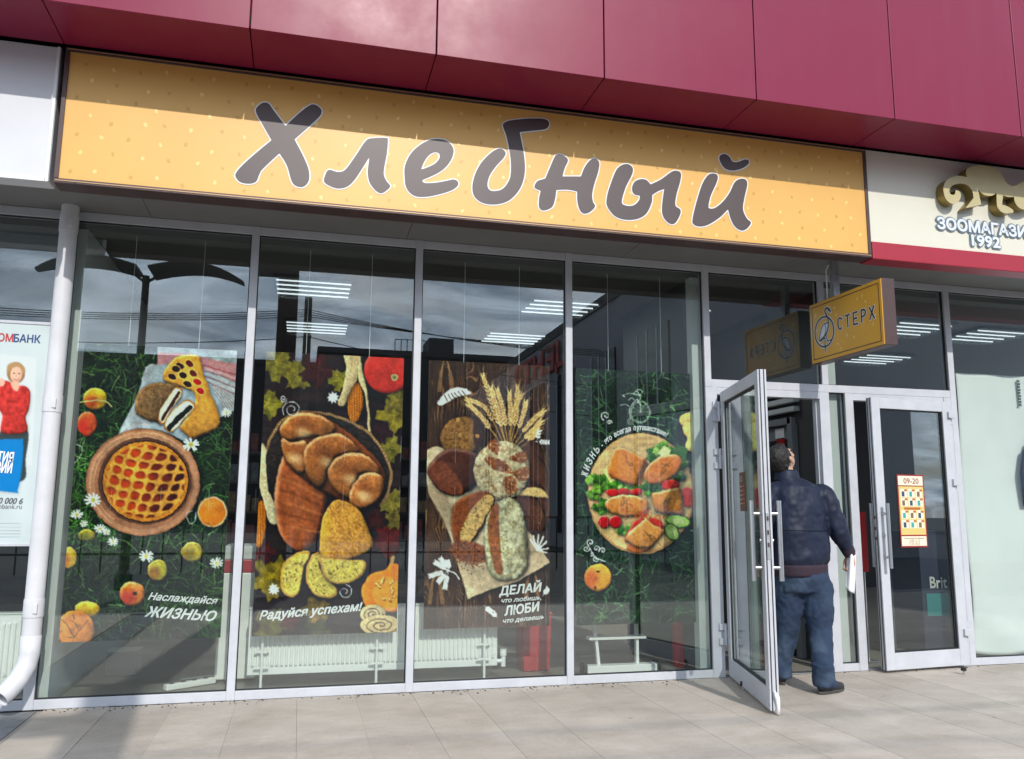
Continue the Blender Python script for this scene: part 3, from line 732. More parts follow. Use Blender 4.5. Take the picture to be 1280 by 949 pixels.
# ------------------------------------------------------------------ hanging blade sign
bx = 4.5*Kx
bl = thing('hanging_sign', 'small orange box sign with a crane emblem hung beside the door', 'sign', (bx+0.06, -0.5, 2.5))
by0, by1 = X(1012.5, 420, bx).y-0.01, X(1103.5, 390, bx).y
bz0, bz1 = 2.487, 2.993
M['blade_face'] = mat('orange_sign_vinyl', (0.74, 0.38, 0.045), 0.4, 0, 0.45, noise=0.06, nscale=3)
BT = 0.115
MB().box((bx+0.006, by1, bz0), (bx+BT, by0, bz1)).build('box', M['brown_l'] if 'brown_l' in M else M['brown'], bl, bevel=0.004)
MB().box((bx, by1+0.004, bz0+0.004), (bx+0.006, by0-0.004, bz1-0.004)).build('face', M['blade_face'], bl)
def lf(u, v, x=bx-0.002): return Vector((x, u, v))
brd = MB(); q = 0.030; w_ = 0.007
for a, b_ in (((by1+q, bz0+q), (by0-q, bz0+q+w_)), ((by1+q, bz1-q-w_), (by0-q, bz1-q)), ((by1+q, bz0+q+w_), (by1+q+w_, bz1-q-w_)), ((by0-q-w_, bz0+q+w_), (by0-q, bz1-q-w_))):
    brd.box((bx-0.0015, a[0], a[1]), (bx-0.0003, b_[0], b_[1]))
brd.build('border_line', M['brown'], bl)
def cS(p): return [(1000+x/6.777, 330+y/6.777) for x, y in p]
def to_yz(pts): return np.array([[q_.y, q_.z] for q_ in (X(a, b, bx) for a, b in cS(pts))])
cir = [(210+79*math.cos(t)-6*math.sin(t), 575+127*math.sin(t)) for t in np.linspace(0, 2*math.pi, 40)]
birds = [(cir, .014), ([(262,405),(250,385),(232,372),(222,378),(214,395),(220,420),(238,455),(243,500),(240,545),(225,590),(200,625),(172,655)], .015),
         ([(243,498),(215,505),(190,535),(175,590),(172,655),(215,625)], .009), ([(215,510),(222,560),(205,620),(190,640)], .007),
         ([(215,625),(217,690),(220,740)], .010), ([(222,600),(238,655),(268,640)], .009), ([(262,405),(240,388)], .006)]
strokes = [(to_yz(catmull(p, 4, closed=False)) if len(p) > 3 else to_yz(p), w) for p, w in birds]
allp = np.concatenate([s[0] for s in strokes]); lo, hi = allp.min(0)-.03, allp.max(0)+.03
xs_ = np.arange(lo[0], hi[0], .004); ys_ = np.arange(lo[1], hi[1], .004); gx, gy = np.meshgrid(xs_, ys_)
sd = sdf_strokes(strokes, gx, gy)
wing = sdf_polys([to_yz(catmull([(238,498),(212,512),(190,545),(178,600),(178,645),(205,620),(222,575),(232,540)], 4))], gx, gy)
flat('crane_emblem', fill_mesh('crane_emblem', sd, xs_, ys_, lambda u, v: lf(u, v, bx-0.0042)), M['black'], bl)
flat('emblem_outline', fill_mesh('emblem_outline', sd, xs_, ys_, lambda u, v: lf(u, v, bx-0.0018), 0.007), M['white'], bl)
flat('crane_wing', fill_mesh('crane_wing', wing, xs_, ys_, lambda u, v: lf(u, v, bx-0.0030)), M['ice'], bl)
pL = X(1000+322/6.777, 330+560/6.777, bx-0.004); pR = X(1000+634/6.777, 330+462/6.777, bx-0.004)
pR.z = pL.z = (pL.z+pR.z)/2
ar = lambda cx, cy, rx, ry, a0, a1: [(cx+rx*math.cos(math.radians(t)), cy+ry*math.sin(math.radians(t))) for t in np.linspace(a0, a1, 14)]
GL = [[[(.95, .80)]+ar(.5, .5, .45, .47, 55, 305)], [[(.05, .97), (.95, .97)], [(.5, .97), (.5, .03)]], [[(.9, .97), (.1, .97), (.1, .03), (.9, .03)], [(.1, .5), (.78, .5)]],
      [[(.1, .03), (.1, .97), (.5, .97)]+ar(.52, .715, .38, .255, 90, -90)+[(.1, .46)]], [[(.08, .97), (.92, .03)], [(.92, .97), (.08, .03)]]]
L_tot = abs(pL.y-pR.y); cw_ = L_tot*0.135; st_ = (L_tot-cw_)/4
for i, g_ in enumerate(GL):
    y0_ = pL.y-i*st_
    S_ = [(np.array([[y0_-u*cw_, pL.z+v*.098] for u, v in p]), .0135) for p in g_]
    xs_ = np.arange(y0_-cw_-.03, y0_+.03, .0028); ys_ = np.arange(pL.z-.03, pL.z+.13, .0028); gx, gy = np.meshgrid(xs_, ys_); sd = sdf_strokes(S_, gx, gy)
    lt = flat('letter', fill_mesh('letter', sd, xs_, ys_, lambda u, v: lf(u, v, bx-0.0042)), M['black'], bl)
    flat('letter_outline', fill_mesh('letter_outline', sd, xs_, ys_, lambda u, v: lf(u, v, bx-0.0018), 0.0058), M['white'], lt)
fk = MB(); r_ = random.Random(5)
for i in range(16):
    cy_2, cz_2 = r_.uniform(by1+.06, by0-.06), r_.uniform(bz0+.06, bz1-.06); a = r_.uniform(.9, 2.2); ca, sa = math.cos(a), math.sin(a)
    fk.add([(bx-0.0006, cy_2+.016*math.cos(t)*ca-.007*math.sin(t)*sa, cz_2+.016*math.cos(t)*sa+.007*math.sin(t)*ca) for t in [j*math.pi/5 for j in range(10)]], [tuple(range(10))])
tag(fk.build('pale_flecks', M['seed_pale'], bl), kind='stuff')
ht = X(1042, 352, bx+0.05)
MB().box((bx+0.03, ht.y-0.028, bz1), (bx+0.085, ht.y+0.028, ZH)).build('hanger_tube', M['zinc'], bl, bevel=0.003)
MB().tube([(bx+0.02, ht.y+0.05, bz1), (bx+0.02, ht.y+0.05, ZH-0.06), (bx+0.03, ht.y+0.035, ZH-0.02), (bx+0.05, ht.y-0.0, ZH-0.012)], 0.006, 8).build('cable', M['white'], bl, smooth=True)

# ------------------------------------------------------------------ drain pipe
pipe_y = -0.085; pr = 0.056
pt, pb = Y(88, 250, pipe_y), Y(40, 800, pipe_y)
pxm = (pt.x+pb.x)/2
dp = thing('drainpipe', 'white drainpipe with a kicked-out foot in front of the left windows', 'drainpipe', (pxm, pipe_y, 0.05))
sp_ = Z(22, 872, 0.17); 
MB().tube([(pxm, pipe_y, ZH-0.001), (pxm, pipe_y, 0.46)], pr, 28).build('pipe', M['white_pvc'], dp, smooth='auto')
el = [(pxm, pipe_y, 0.47), (pxm, pipe_y, 0.36), (pxm-0.008, pipe_y-0.012, 0.29), (pxm-0.035, pipe_y-0.055, 0.215), (pxm-0.075, pipe_y-0.115, 0.155), (pxm-0.100, pipe_y-0.150, 0.125)]
MB().tube(el, pr+0.003, 28, cap=False).build('spout', M['white_pvc'], dp, smooth='auto').modifiers.new('thick', 'SOLIDIFY').thickness = 0.004
for px_, py_ in ((78, 280), (62, 505), (36, 760)):
    c = Y(px_, py_, pipe_y); 
    cl = MB().tube([(pxm, pipe_y, c.z-0.055), (pxm, pipe_y, c.z+0.055)], pr+0.004, 28).build('pipe_socket', M['white_pvc'], dp, smooth='auto')
    MB().box((pxm+0.01, pipe_y-pr-0.008, c.z-0.03), (pxm+0.035, pipe_y-pr+0.01, c.z+0.03)).build('clip', M['white_pvc'], cl, bevel=0.002)
    MB().box((pxm-0.02, pipe_y+pr-0.01, c.z-0.012), (pxm+0.02, 0.0, c.z+0.012)).build('wall_bracket', M['zinc'], cl)
# ------------------------------------------------------------------ printed pictures: painted in numpy on a small canvas, carried by the print's mesh
def boxblur(a, r):
    if r < 1: return a
    for ax in (0, 1):
        p = np.concatenate([np.repeat(a.take([0], ax), r+1, ax), a, np.repeat(a.take([-1], ax), r, ax)], ax)
        c = np.cumsum(p, ax); n = a.shape[ax]
        a = (c.take(range(2*r+1, 2*r+1+n), ax)-c.take(range(0, n), ax))/(2*r+1)
    return a
def blur(a, r): return boxblur(boxblur(a, r), r)

class WM(np.ndarray):
    """a mask that remembers the window it lies in"""
    def __array_finalize__(s, o): s.win = None
def _wm(full, win):
    m = full.view(WM); m.win = win; return m

class Canvas:
    def __init__(s, x0, y0, x1, y1, k=2.0, seed=1):
        k = min(k, 1.9)
        s.x0, s.y0, s.k = x0, y0, k; s.W, s.H = int((x1-x0)*k), int((y1-y0)*k)
        s.X, s.Y = np.meshgrid(x0+(np.arange(s.W)+.5)/k, y0+(np.arange(s.H)+.5)/k)
        s.img = np.zeros((s.H, s.W, 3)); s.r = np.random.default_rng(seed)
    def noise(s, sx, sy=None, oct=3, W=None, H=None):
        W, H = W or s.W, H or s.H
        sy = sy or sx; out = np.zeros((H, W)); amp = 1; tot = 0
        for o in range(oct):
            gw, gh = max(2, int(W/s.k/sx)+3), max(2, int(H/s.k/sy)+3)
            g = s.r.random((gh, gw))
            fx = np.linspace(0, gw-1.001, W); fy = np.linspace(0, gh-1.001, H)
            ix, iy = fx.astype(int), fy.astype(int); tx, ty = fx-ix, fy-iy; tx = tx*tx*(3-2*tx); ty = ty*ty*(3-2*ty)
            ix1, iy1 = np.minimum(ix+1, gw-1), np.minimum(iy+1, gh-1)
            a = g[np.ix_(iy, ix)]*(1-tx)+g[np.ix_(iy, ix1)]*tx; b = g[np.ix_(iy1, ix)]*(1-tx)+g[np.ix_(iy1, ix1)]*tx
            out += amp*(a*(1-ty[:, None])+b*ty[:, None]); tot += amp; amp *= .5; sx /= 2; sy /= 2
        return out/tot
    def window(s, x0, y0, x1, y1):
        i0, i1 = np.clip([(y0-s.y0)*s.k-1, (y1-s.y0)*s.k+2], 0, s.H).astype(int); j0, j1 = np.clip([(x0-s.x0)*s.k-1, (x1-s.x0)*s.k+2], 0, s.W).astype(int)
        return slice(i0, max(i0, i1)), slice(j0, max(j0, j1))
    def find(s, m):
        """the window of a mask"""
        if getattr(m, 'win', None) is not None: return m.win
        r_, c_ = np.where(m.max(1) > .002)[0], np.where(m.max(0) > .002)[0]
        if not len(r_): return slice(0, 0), slice(0, 0)
        return slice(r_[0], r_[-1]+1), slice(c_[0], c_[-1]+1)
    def put(s, m, c, a=1.0):
        w = s.find(m); mm = (np.asarray(m)[w]*a)[..., None]; c = np.asarray(c, float)
        if c.ndim == 3: c = c[w]
        s.img[w] = s.img[w]*(1-mm)+c*mm
    def ell(s, cx, cy, rx, ry=None, ang=0, soft=0.6):
        ry = ry or rx; R_ = max(rx, ry)+soft*max(1, max(rx, ry)/min(rx, ry))+1; w = s.window(cx-R_, cy-R_, cx+R_, cy+R_)
        a = math.radians(ang); X_, Y_ = s.X[w], s.Y[w]; u = (X_-cx)*math.cos(a)+(Y_-cy)*math.sin(a); v = -(X_-cx)*math.sin(a)+(Y_-cy)*math.cos(a)
        d = np.sqrt((u/rx)**2+(v/ry)**2); full = np.zeros((s.H, s.W)); full[w] = np.clip((1-d)*min(rx, ry)/soft+.5, 0, 1)
        return _wm(full, w)
    def poly(s, pts, smooth=True, corners=()):
        p = catmull(pts, 5, corners) if smooth else np.array(pts, float)
        w = s.window(p[:, 0].min()-2, p[:, 1].min()-2, p[:, 0].max()+2, p[:, 1].max()+2)
        full = np.zeros((s.H, s.W))
        if full[w].size: full[w] = boxblur(inside(p, s.X[w], s.Y[w]).astype(float), 1)
        return _wm(full, w)
    def line(s, pts, w, c, a=1.0, smooth=True):
        p = catmull(pts, 6, closed=False) if smooth and len(pts) > 2 else np.array(pts, float)
        x0, x1 = p[:, 0].min()-w-1, p[:, 0].max()+w+1; y0, y1 = p[:, 1].min()-w-1, p[:, 1].max()+w+1
        i0, i1 = np.clip([(y0-s.y0)*s.k, (y1-s.y0)*s.k+1], 0, s.H).astype(int); j0, j1 = np.clip([(x0-s.x0)*s.k, (x1-s.x0)*s.k+1], 0, s.W).astype(int)
        if i1 <= i0 or j1 <= j0: return
        gx, gy = s.X[i0:i1, j0:j1], s.Y[i0:i1, j0:j1]; d = np.full(gx.shape, 1e9)
        for q in range(len(p)-1): d = np.minimum(d, seg_dist(gx, gy, p[q], p[q+1])[0])
        m = (np.clip((w/2-d)*s.k+.5, 0, 1)*a)[..., None]
        s.img[i0:i1, j0:j1] = s.img[i0:i1, j0:j1]*(1-m)+np.asarray(c, float)*m
    def shadow(s, m, dx, dy, r, a):
        w = s.find(m); p = int((abs(dx)+abs(dy)+3*r)*s.k)+2
        w = (slice(max(0, w[0].start-p), min(s.H, w[0].stop+p)), slice(max(0, w[1].start-p), min(s.W, w[1].stop+p)))
        q = np.asarray(m)[w]
        if q.size < 9: return
        sh = np.clip(blur(np.roll(np.roll(q, int(dy*s.k), 0), int(dx*s.k), 1), int(r*s.k)), 0, 1)[..., None]*a
        s.img[w] = s.img[w]*(1-sh)+np.array((10, 8, 8.))*sh
    def lump(s, m, base, r=6, light=(-.6, -.8), hi=0.55, lo=0.55, tex=0.12, ts=2.0, sh=0.5, gloss=0.0, spots=None):
        """a rounded thing: lit from one side, dark at the rim, mottled"""
        if sh: s.shadow(m, 1.5, 2.0, 2.5, sh)
        w = s.find(m); p = int(2*r*s.k)+2
        w = (slice(max(0, w[0].start-p), min(s.H, w[0].stop+p)), slice(max(0, w[1].start-p), min(s.W, w[1].stop+p)))
        q = np.asarray(m)[w]
        if min(q.shape) < 4: return
        h = np.sqrt(np.clip(blur(q, int(r*s.k))*q, 0, 1)); h = blur(h, max(1, int(r*s.k/5)))
        gy, gx = np.gradient(h)
        lam = np.clip(1+hi*np.clip(gx*-light[0]*s.k*r*-1+gy*-light[1]*s.k*r*-1, -1, 1)*-1, 0.2, 2.0)
        rim = 1-lo*(1-np.clip(h/(h.max()+1e-6), 0, 1))**1.3
        H_, W_ = q.shape; n = s.noise(ts, ts, 3, W_, H_); shade = lam*rim*(1+tex*(n-.5)*2)
        c = np.asarray(base, float)*shade[..., None]
        if gloss:
            sp = np.clip((lam-1.0)*2.2, 0, 1)**2*gloss; c = c*(1-sp[..., None])+np.array((255, 235, 205))*sp[..., None]
        if spots is not None:
            t = np.clip((s.noise(spots[1], spots[1], 2, W_, H_)-.55)*8, 0, 1)*spots[2]; c = c*(1-t[..., None])+np.asarray(spots[0], float)*t[..., None]
        qq = q[..., None]; s.img[w] = s.img[w]*(1-qq)+np.clip(c, 0, 255)*qq
    def grass(s, n, cols, L=(5, 14), w=0.5, region=None, alpha=1.0):
        x0, y0, x1, y1 = region or (s.x0, s.y0, s.x0+s.W/s.k, s.y0+s.H/s.k)
        sx = s.r.uniform(x0, x1, n); sy = s.r.uniform(y0, y1, n); a = s.r.uniform(0, 2*np.pi, n); l_ = s.r.uniform(*L, n); bend = s.r.normal(0, .5, n)
        t = np.linspace(0, 1, int(L[1]*s.k*1.3))[None]
        ang = a[:, None]+bend[:, None]*t
        px = sx[:, None]+np.cumsum(np.cos(ang), 1)*(l_[:, None]/t.shape[1]); py = sy[:, None]+np.cumsum(np.sin(ang), 1)*(l_[:, None]/t.shape[1])
        c = np.asarray(cols, float)[s.r.integers(0, len(cols), n)]*s.r.uniform(.6, 1.15, n)[:, None]
        j = ((px-s.x0)*s.k).astype(int); i = ((py-s.y0)*s.k).astype(int); C = np.broadcast_to(c[:, None, :], px.shape+(3,))
        ok = (i >= 0) & (i < s.H-1) & (j >= 0) & (j < s.W-1)
        lay = s.img.copy(); lay[i[ok], j[ok]] = C[ok]
        wide = ok & (np.broadcast_to(s.r.random(n)[:, None] < w, ok.shape)); lay[i[wide], j[wide]+1] = C[wide]; lay[i[wide]+1, j[wide]] = C[wide]*.8
        s.img = s.img*(1-alpha)+lay*alpha
    def leafy(s, cx, cy, r, base, ang=0, pts=9, jag=.38):
        n = 30; P_ = []
        for q in range(n):
            t = 2*math.pi*q/n+math.radians(ang); lobe = .60+.40*abs(math.cos(2.5*t-2.5*math.radians(ang)))**1.3; rr = r*lobe*(1.10 if q % 2 else .90)*s.r.uniform(.86, 1.12); P_.append((cx+rr*math.cos(t), cy+rr*math.sin(t)))
        m = s.poly(P_, False); s.shadow(m, 1, 1.5, 1.5, .5)
        c = np.asarray(base, float)*(0.45+.62*s.noise(7, 7, 4))[..., None]; s.put(m, c)
        for q in range(0, n, 6): s.line([(cx, cy), (cx+(P_[q][0]-cx)*.85, cy+(P_[q][1]-cy)*.85)], .5, np.asarray(base)*1.25, .6)
    def daisy(s, cx, cy, r):
        for q in range(11):
            t = 2*math.pi*q/11+s.r.uniform(0, .3); s.line([(cx+.25*r*math.cos(t), cy+.25*r*math.sin(t)*.8), (cx+r*math.cos(t), cy+r*math.sin(t)*.8)], r*.26, (232, 236, 226))
        s.put(s.ell(cx, cy, r*.3), (190, 180, 90))
    def swirl(s, cx, cy, r, turns=1.6, a0=0, w=.8, cw=1):
        p = [(cx+r*(1-.8*t)*math.cos(a0+cw*t*turns*2*math.pi), cy+r*(1-.8*t)*math.sin(a0+cw*t*turns*2*math.pi)) for t in np.linspace(0, 1, 28)]
        s.line(p, w, (225, 225, 225), .95, False)
    def finish(s):
        """photographic finish: uneven light, local contrast, grain"""
        # nothing in a photograph has a drawn outline: shift every pixel a little along two noise fields
        dx = (s.noise(7, 7, 3)-.5)*4.0*s.k/1.9+(s.noise(2.2, 2.2, 2)-.5)*.8; dy = (s.noise(7, 7, 3)-.5)*4.0*s.k/1.9+(s.noise(2.2, 2.2, 2)-.5)*.8
        jj, ii = np.meshgrid(np.arange(s.W), np.arange(s.H))
        s.img = s.img[np.clip(ii+dy, 0, s.H-1).round().astype(int), np.clip(jj+dx, 0, s.W-1).round().astype(int)]
        s.img = 255*(s.img/255)**1.14
        s.img = s.img*(1+.20*(s.noise(1.6, 1.6, 2)-.5)+.22*(s.noise(5, 5, 3)-.5))[..., None]
        lum = .86+.28*s.noise(45, 45, 3); I = s.img*lum[..., None]
        lo_ = np.stack([blur(I[..., q], int(9*s.k)) for q in range(3)], -1); fine = np.stack([boxblur(I[..., q], 1) for q in range(3)], -1)
        I = fine+.30*(I-lo_)+.35*(I-fine)
        I = I*(1+.10*(s.r.random(I.shape[:2])-.5))[..., None]
        s.img = np.clip(I, 0, 255); return s
    def sample(s, px, py):
        fx = np.clip((px-s.x0)*s.k-.5, 0, s.W-1.001); fy = np.clip((py-s.y0)*s.k-.5, 0, s.H-1.001)
        ix, iy = fx.astype(int), fy.astype(int); tx, ty = (fx-ix)[:, None], (fy-iy)[:, None]
        I = s.img
        return (I[iy, ix]*(1-tx)+I[iy, ix+1]*tx)*(1-ty)+(I[iy+1, ix]*(1-tx)+I[iy+1, ix+1]*tx)*ty

def art_meadow():
    c = Canvas(66, 424, 302, 812, 2.4, 21)
    c.img[:] = np.array((20, 34, 22))*(.6+.8*c.noise(26, 26, 3))[..., None]
    c.grass(1900, [(40, 66, 38), (32, 56, 34), (28, 50, 30)], (10, 30), .9); c.grass(1300, [(62, 98, 50), (76, 112, 58), (50, 88, 42)], (10, 30), .8)
    c.grass(520, [(104, 142, 78), (130, 160, 100), (92, 142, 60)], (10, 26), .6)
    c.grass(420, [(86, 150, 50), (100, 160, 60)], (5, 14), .4, (66, 560, 150, 690)); c.grass(180, [(90, 160, 60)], (5, 12), .4, (255, 765, 302, 812))
    c.put(c.ell(150, 715, 80, 30, 0, 25), (12, 20, 14), .45); c.put(c.ell(215, 785, 70, 20, 0, 18), (14, 22, 16), .45)
    c.img *= .98
    U = lambda *p: [(70+x/4.746, 425+y/4.746) for x, y in p]
    L = lambda *p: [(60+x/4.746, 620+y/4.746) for x, y in p]
    cl = c.poly(U((600,-20),(1100,-20),(1065,420),(960,470),(800,600),(700,570),(600,535),(480,528),(365,560),(480,330),(520,190),(560,140),(600,150)), True, (0,1,2,8,12))
    c.shadow(cl, 2, 3, 3, .6); c.put(cl, np.array((172, 178, 180))*(.8+.35*c.noise(14, 9, 3))[..., None])
    band = c.poly(U((600,75),(780,80),(900,110),(1100,150),(1100,260),(960,200),(860,170),(760,130),(600,150)), False)*cl; c.put(band, (196, 128, 128), .8)
    for q in range(7):
        c.line(U((880, 150+q*16), (960, 175+q*17), (1090, 215+q*20)), 1.1, (158, 52, 66) if q % 2 == 0 else (214, 196, 196), .75)
    for q in range(12):
        c.line(U((905+q*9, 260+q*3), (1010+q*6, 420-q*4)), .9, (206, 198, 196) if q % 2 else (150, 118, 118), .55)
    for q in range(5): c.line(U((480+q*24, 480), (400+q*26, 545)), 1.0, (176, 120, 118), .5)
    pa = c.poly(U((640,190),(700,110),(790,85),(855,100),(885,230),(940,370),(975,480),(960,525),(800,592),(730,520),(820,390),(810,310),(700,270),(640,240)), True, (3,7,8,9))
    c.lump(pa, (214, 152, 62), 8, (-.4, -.9), .45, .35, .16, 4, .5, .25)
    for x, y, q in ((790,142,1),(735,155,0),(815,200,1),(755,210,0),(690,217,0),(780,262,0),(838,250,2),(855,303,2),(712,172,0)):
        (px, py), = U((x, y)); m = c.ell(px, py, 5.4, 3.7, 25); c.put(c.ell(px, py, 6.6, 4.9, 25), (236, 190, 92), .8); c.put(m, ((64, 26, 20), (112, 30, 24), (176, 34, 24))[q])
    ro = c.poly(U((480,330),(540,270),(640,255),(735,280),(660,360),(620,440),(625,492),(520,465),(470,420))); c.lump(ro, (138, 104, 66), 9, (-.6, -.7), .5, .5, .3, 2, .6)
    for poly_, dark, w in ((((705,285),(745,292),(742,330),(690,400),(640,494),(606,482),(610,430),(650,360)), ((728,315),(690,375),(655,430),(632,470)), 4.0),
                           (((770,358),(815,368),(824,402),(750,480),(690,545),(648,532),(645,490),(700,410)), ((795,400),(740,450),(700,490),(672,525)), 6.5)):
        m = c.poly(U(*poly_)); c.shadow(m, 1, 2, 2, .5); c.put(c.poly(U(*poly_)), (176, 116, 60)); h = c.poly([(x*.9+cx*.1, y*.9+cy*.1) for (x, y) in U(*poly_) for cx, cy in [np.mean(U(*poly_), 0)]])
        c.put(h, np.array((236, 222, 190))*(.9+.2*c.noise(3))[..., None]); c.line(U(*dark), w, (70, 34, 28) if w < 5 else (38, 34, 32)); c.line(U(*dark), w*.4, (112, 48, 40) if w < 5 else (66, 62, 56), .6)
    fr = lambda x, y, rx, ry, b, b2, a=0: (c.lump(c.ell(x, y, rx, ry, a), b, max(3, rx*.5), (-.4, -.8), .5, .5, .2, 4, .5, .35), c.put(c.ell(x-rx*.35, y+ry*.25, rx*.62, ry*.6, a, rx*.55)*c.ell(x, y, rx, ry, a), b2, .65))
    fr(119, 499, 15, 14, (214, 176, 44), (170, 44, 30)); fr(109, 530, 12.5, 15.5, (206, 92, 44), (186, 40, 36))
    c.line(U((140,370),(220,360),(290,362),(330,395)), 1.8, (196, 190, 120), .9)
    dish = c.ell(178.5, 603, 71.5, 66.8); c.shadow(dish, 2, 3, 4, .6)
    c.put(dish, np.array((164, 112, 80))*(.82+.36*c.noise(22, 22, 2))[..., None]); c.put(c.ell(178.5, 603, 69.5, 64.8)-c.ell(179, 603.5, 63, 58.5), (190, 140, 104), .8)
    for q in (66.5, 61.5): c.line([(178.8+q*math.cos(t), 603+(q-4.5)*math.sin(t)) for t in np.linspace(2.2, 5.6, 40)], 1.0, (222, 178, 140), .8, False)
    c.put(c.ell(181, 601.5, 58.5, 54.5), (104, 66, 46), .85); c.put(c.ell(181.8, 602, 55, 51.3), (40, 24, 16))
    pie = c.ell(181.7, 602, 53.5, 50); c.put(pie, np.array((222, 154, 60))*(.78+.4*c.noise(5, 5, 3))[..., None])
    a = math.radians(7); u = (c.X-181.7)*math.cos(a)+(c.Y-602)*math.sin(a); v = -(c.X-181.7)*math.sin(a)+(c.Y-602)*math.cos(a)
    u = u+v*.22+.0016*u*v+1.3*(c.noise(18)-.5)*4; v = v+.0022*u*u+1.0*(c.noise(18)-.5)*4
    cu_, cv_ = (u/15.6) % 1-.5, (v/13.1+.5*0) % 1-.5
    hole = np.clip((.415-(np.abs(cu_)**2.3+np.abs(cv_)**2.3)**(1/2.3))*9, 0, 1)*c.ell(181.7, 602, 49, 45.5, 0, 2)
    rim_ = np.clip((.47-(np.abs(cu_)**2.3+np.abs(cv_)**2.3)**(1/2.3))*9, 0, 1)*c.ell(181.7, 602, 50, 46.5, 0, 2)
    c.put(rim_, (168, 92, 30), .7)
    dk = np.clip(((c.X-181.7)*.8+(c.Y-602)*.1)/38+.25+.7*(c.noise(14)-.5), 0, 1)[..., None]
    c.put(hole, np.array((190, 74, 18))*(1-dk)+np.array((84, 30, 16))*dk); c.put(hole*np.clip(-(cv_+.1)*3, 0, 1), (70, 26, 12), .6)
    c.put(pie-c.ell(181.7, 602, 49.5, 46), np.array((206, 128, 44))*(.7+.6*c.noise(3))[..., None], .8)
    c.shadow(c.ell(265.4, 640, 19.5, 20), 2, 3, 3, .5); c.put(c.ell(265.4, 640, 19, 19.6), (150, 120, 84)); c.put(c.ell(265.4, 640, 17.8, 18.2), (226, 206, 170)); c.put(c.ell(265.2, 640.4, 17, 17.4), np.array((206, 122, 34))*(.85+.3*c.noise(20))[..., None]); c.put(c.ell(262, 630, 11, 6, -10, 5), (226, 156, 66), .6)
    c.line(L((860,90),(822,105),(838,160),(870,150),(880,100)), 1.0, (200, 206, 200), .8)
    for x, y, rx, ry, b, b2 in ((86, 697, 10, 13.5, (206, 176, 60), (186, 96, 40)), (108.5, 669.5, 11, 7.5, (150, 140, 36), (90, 100, 30)), (240, 690, 13.5, 12.5, (176, 160, 58), (120, 92, 34)), (197, 713, 12.5, 13.5, (168, 158, 58), (130, 76, 36)), (165.4, 742.5, 15.8, 15.3, (196, 120, 52), (160, 40, 34)), (109.5, 762, 16, 10.5, (214, 176, 44), (196, 150, 34))): fr(x, y, rx, ry, b, b2)
    c.lump(c.ell(94, 787, 24, 24), (212, 132, 50), 11, (-.2, -.9), .35, .35, .2, 9, .5)
    c.line([(72, 770), (84, 782), (93, 795)], 1, (90, 56, 30), .8); c.line([(110, 775), (98, 790), (90, 802)], .9, (90, 56, 30), .7); c.put(c.ell(168.5, 742, 3, 2.4), (60, 40, 24), .9)
    for x, y, r in ((116,625,9.5),(96,643,7),(105,655,5),(125,661,7),(133,665,5),(141,677,6),(183,695.4,8.5),(271,704,7.5),(238.6,556,9.5),(283,516,6.5)): c.daisy(x, y, r)
    c.grass(70, [(70, 112, 52), (96, 130, 70), (50, 90, 44)], (6, 16), .3, (76, 660, 276, 800)); c.line(U((120,620),(160,640),(140,700),(100,740)), 1, (190, 200, 190), .7)
    return c

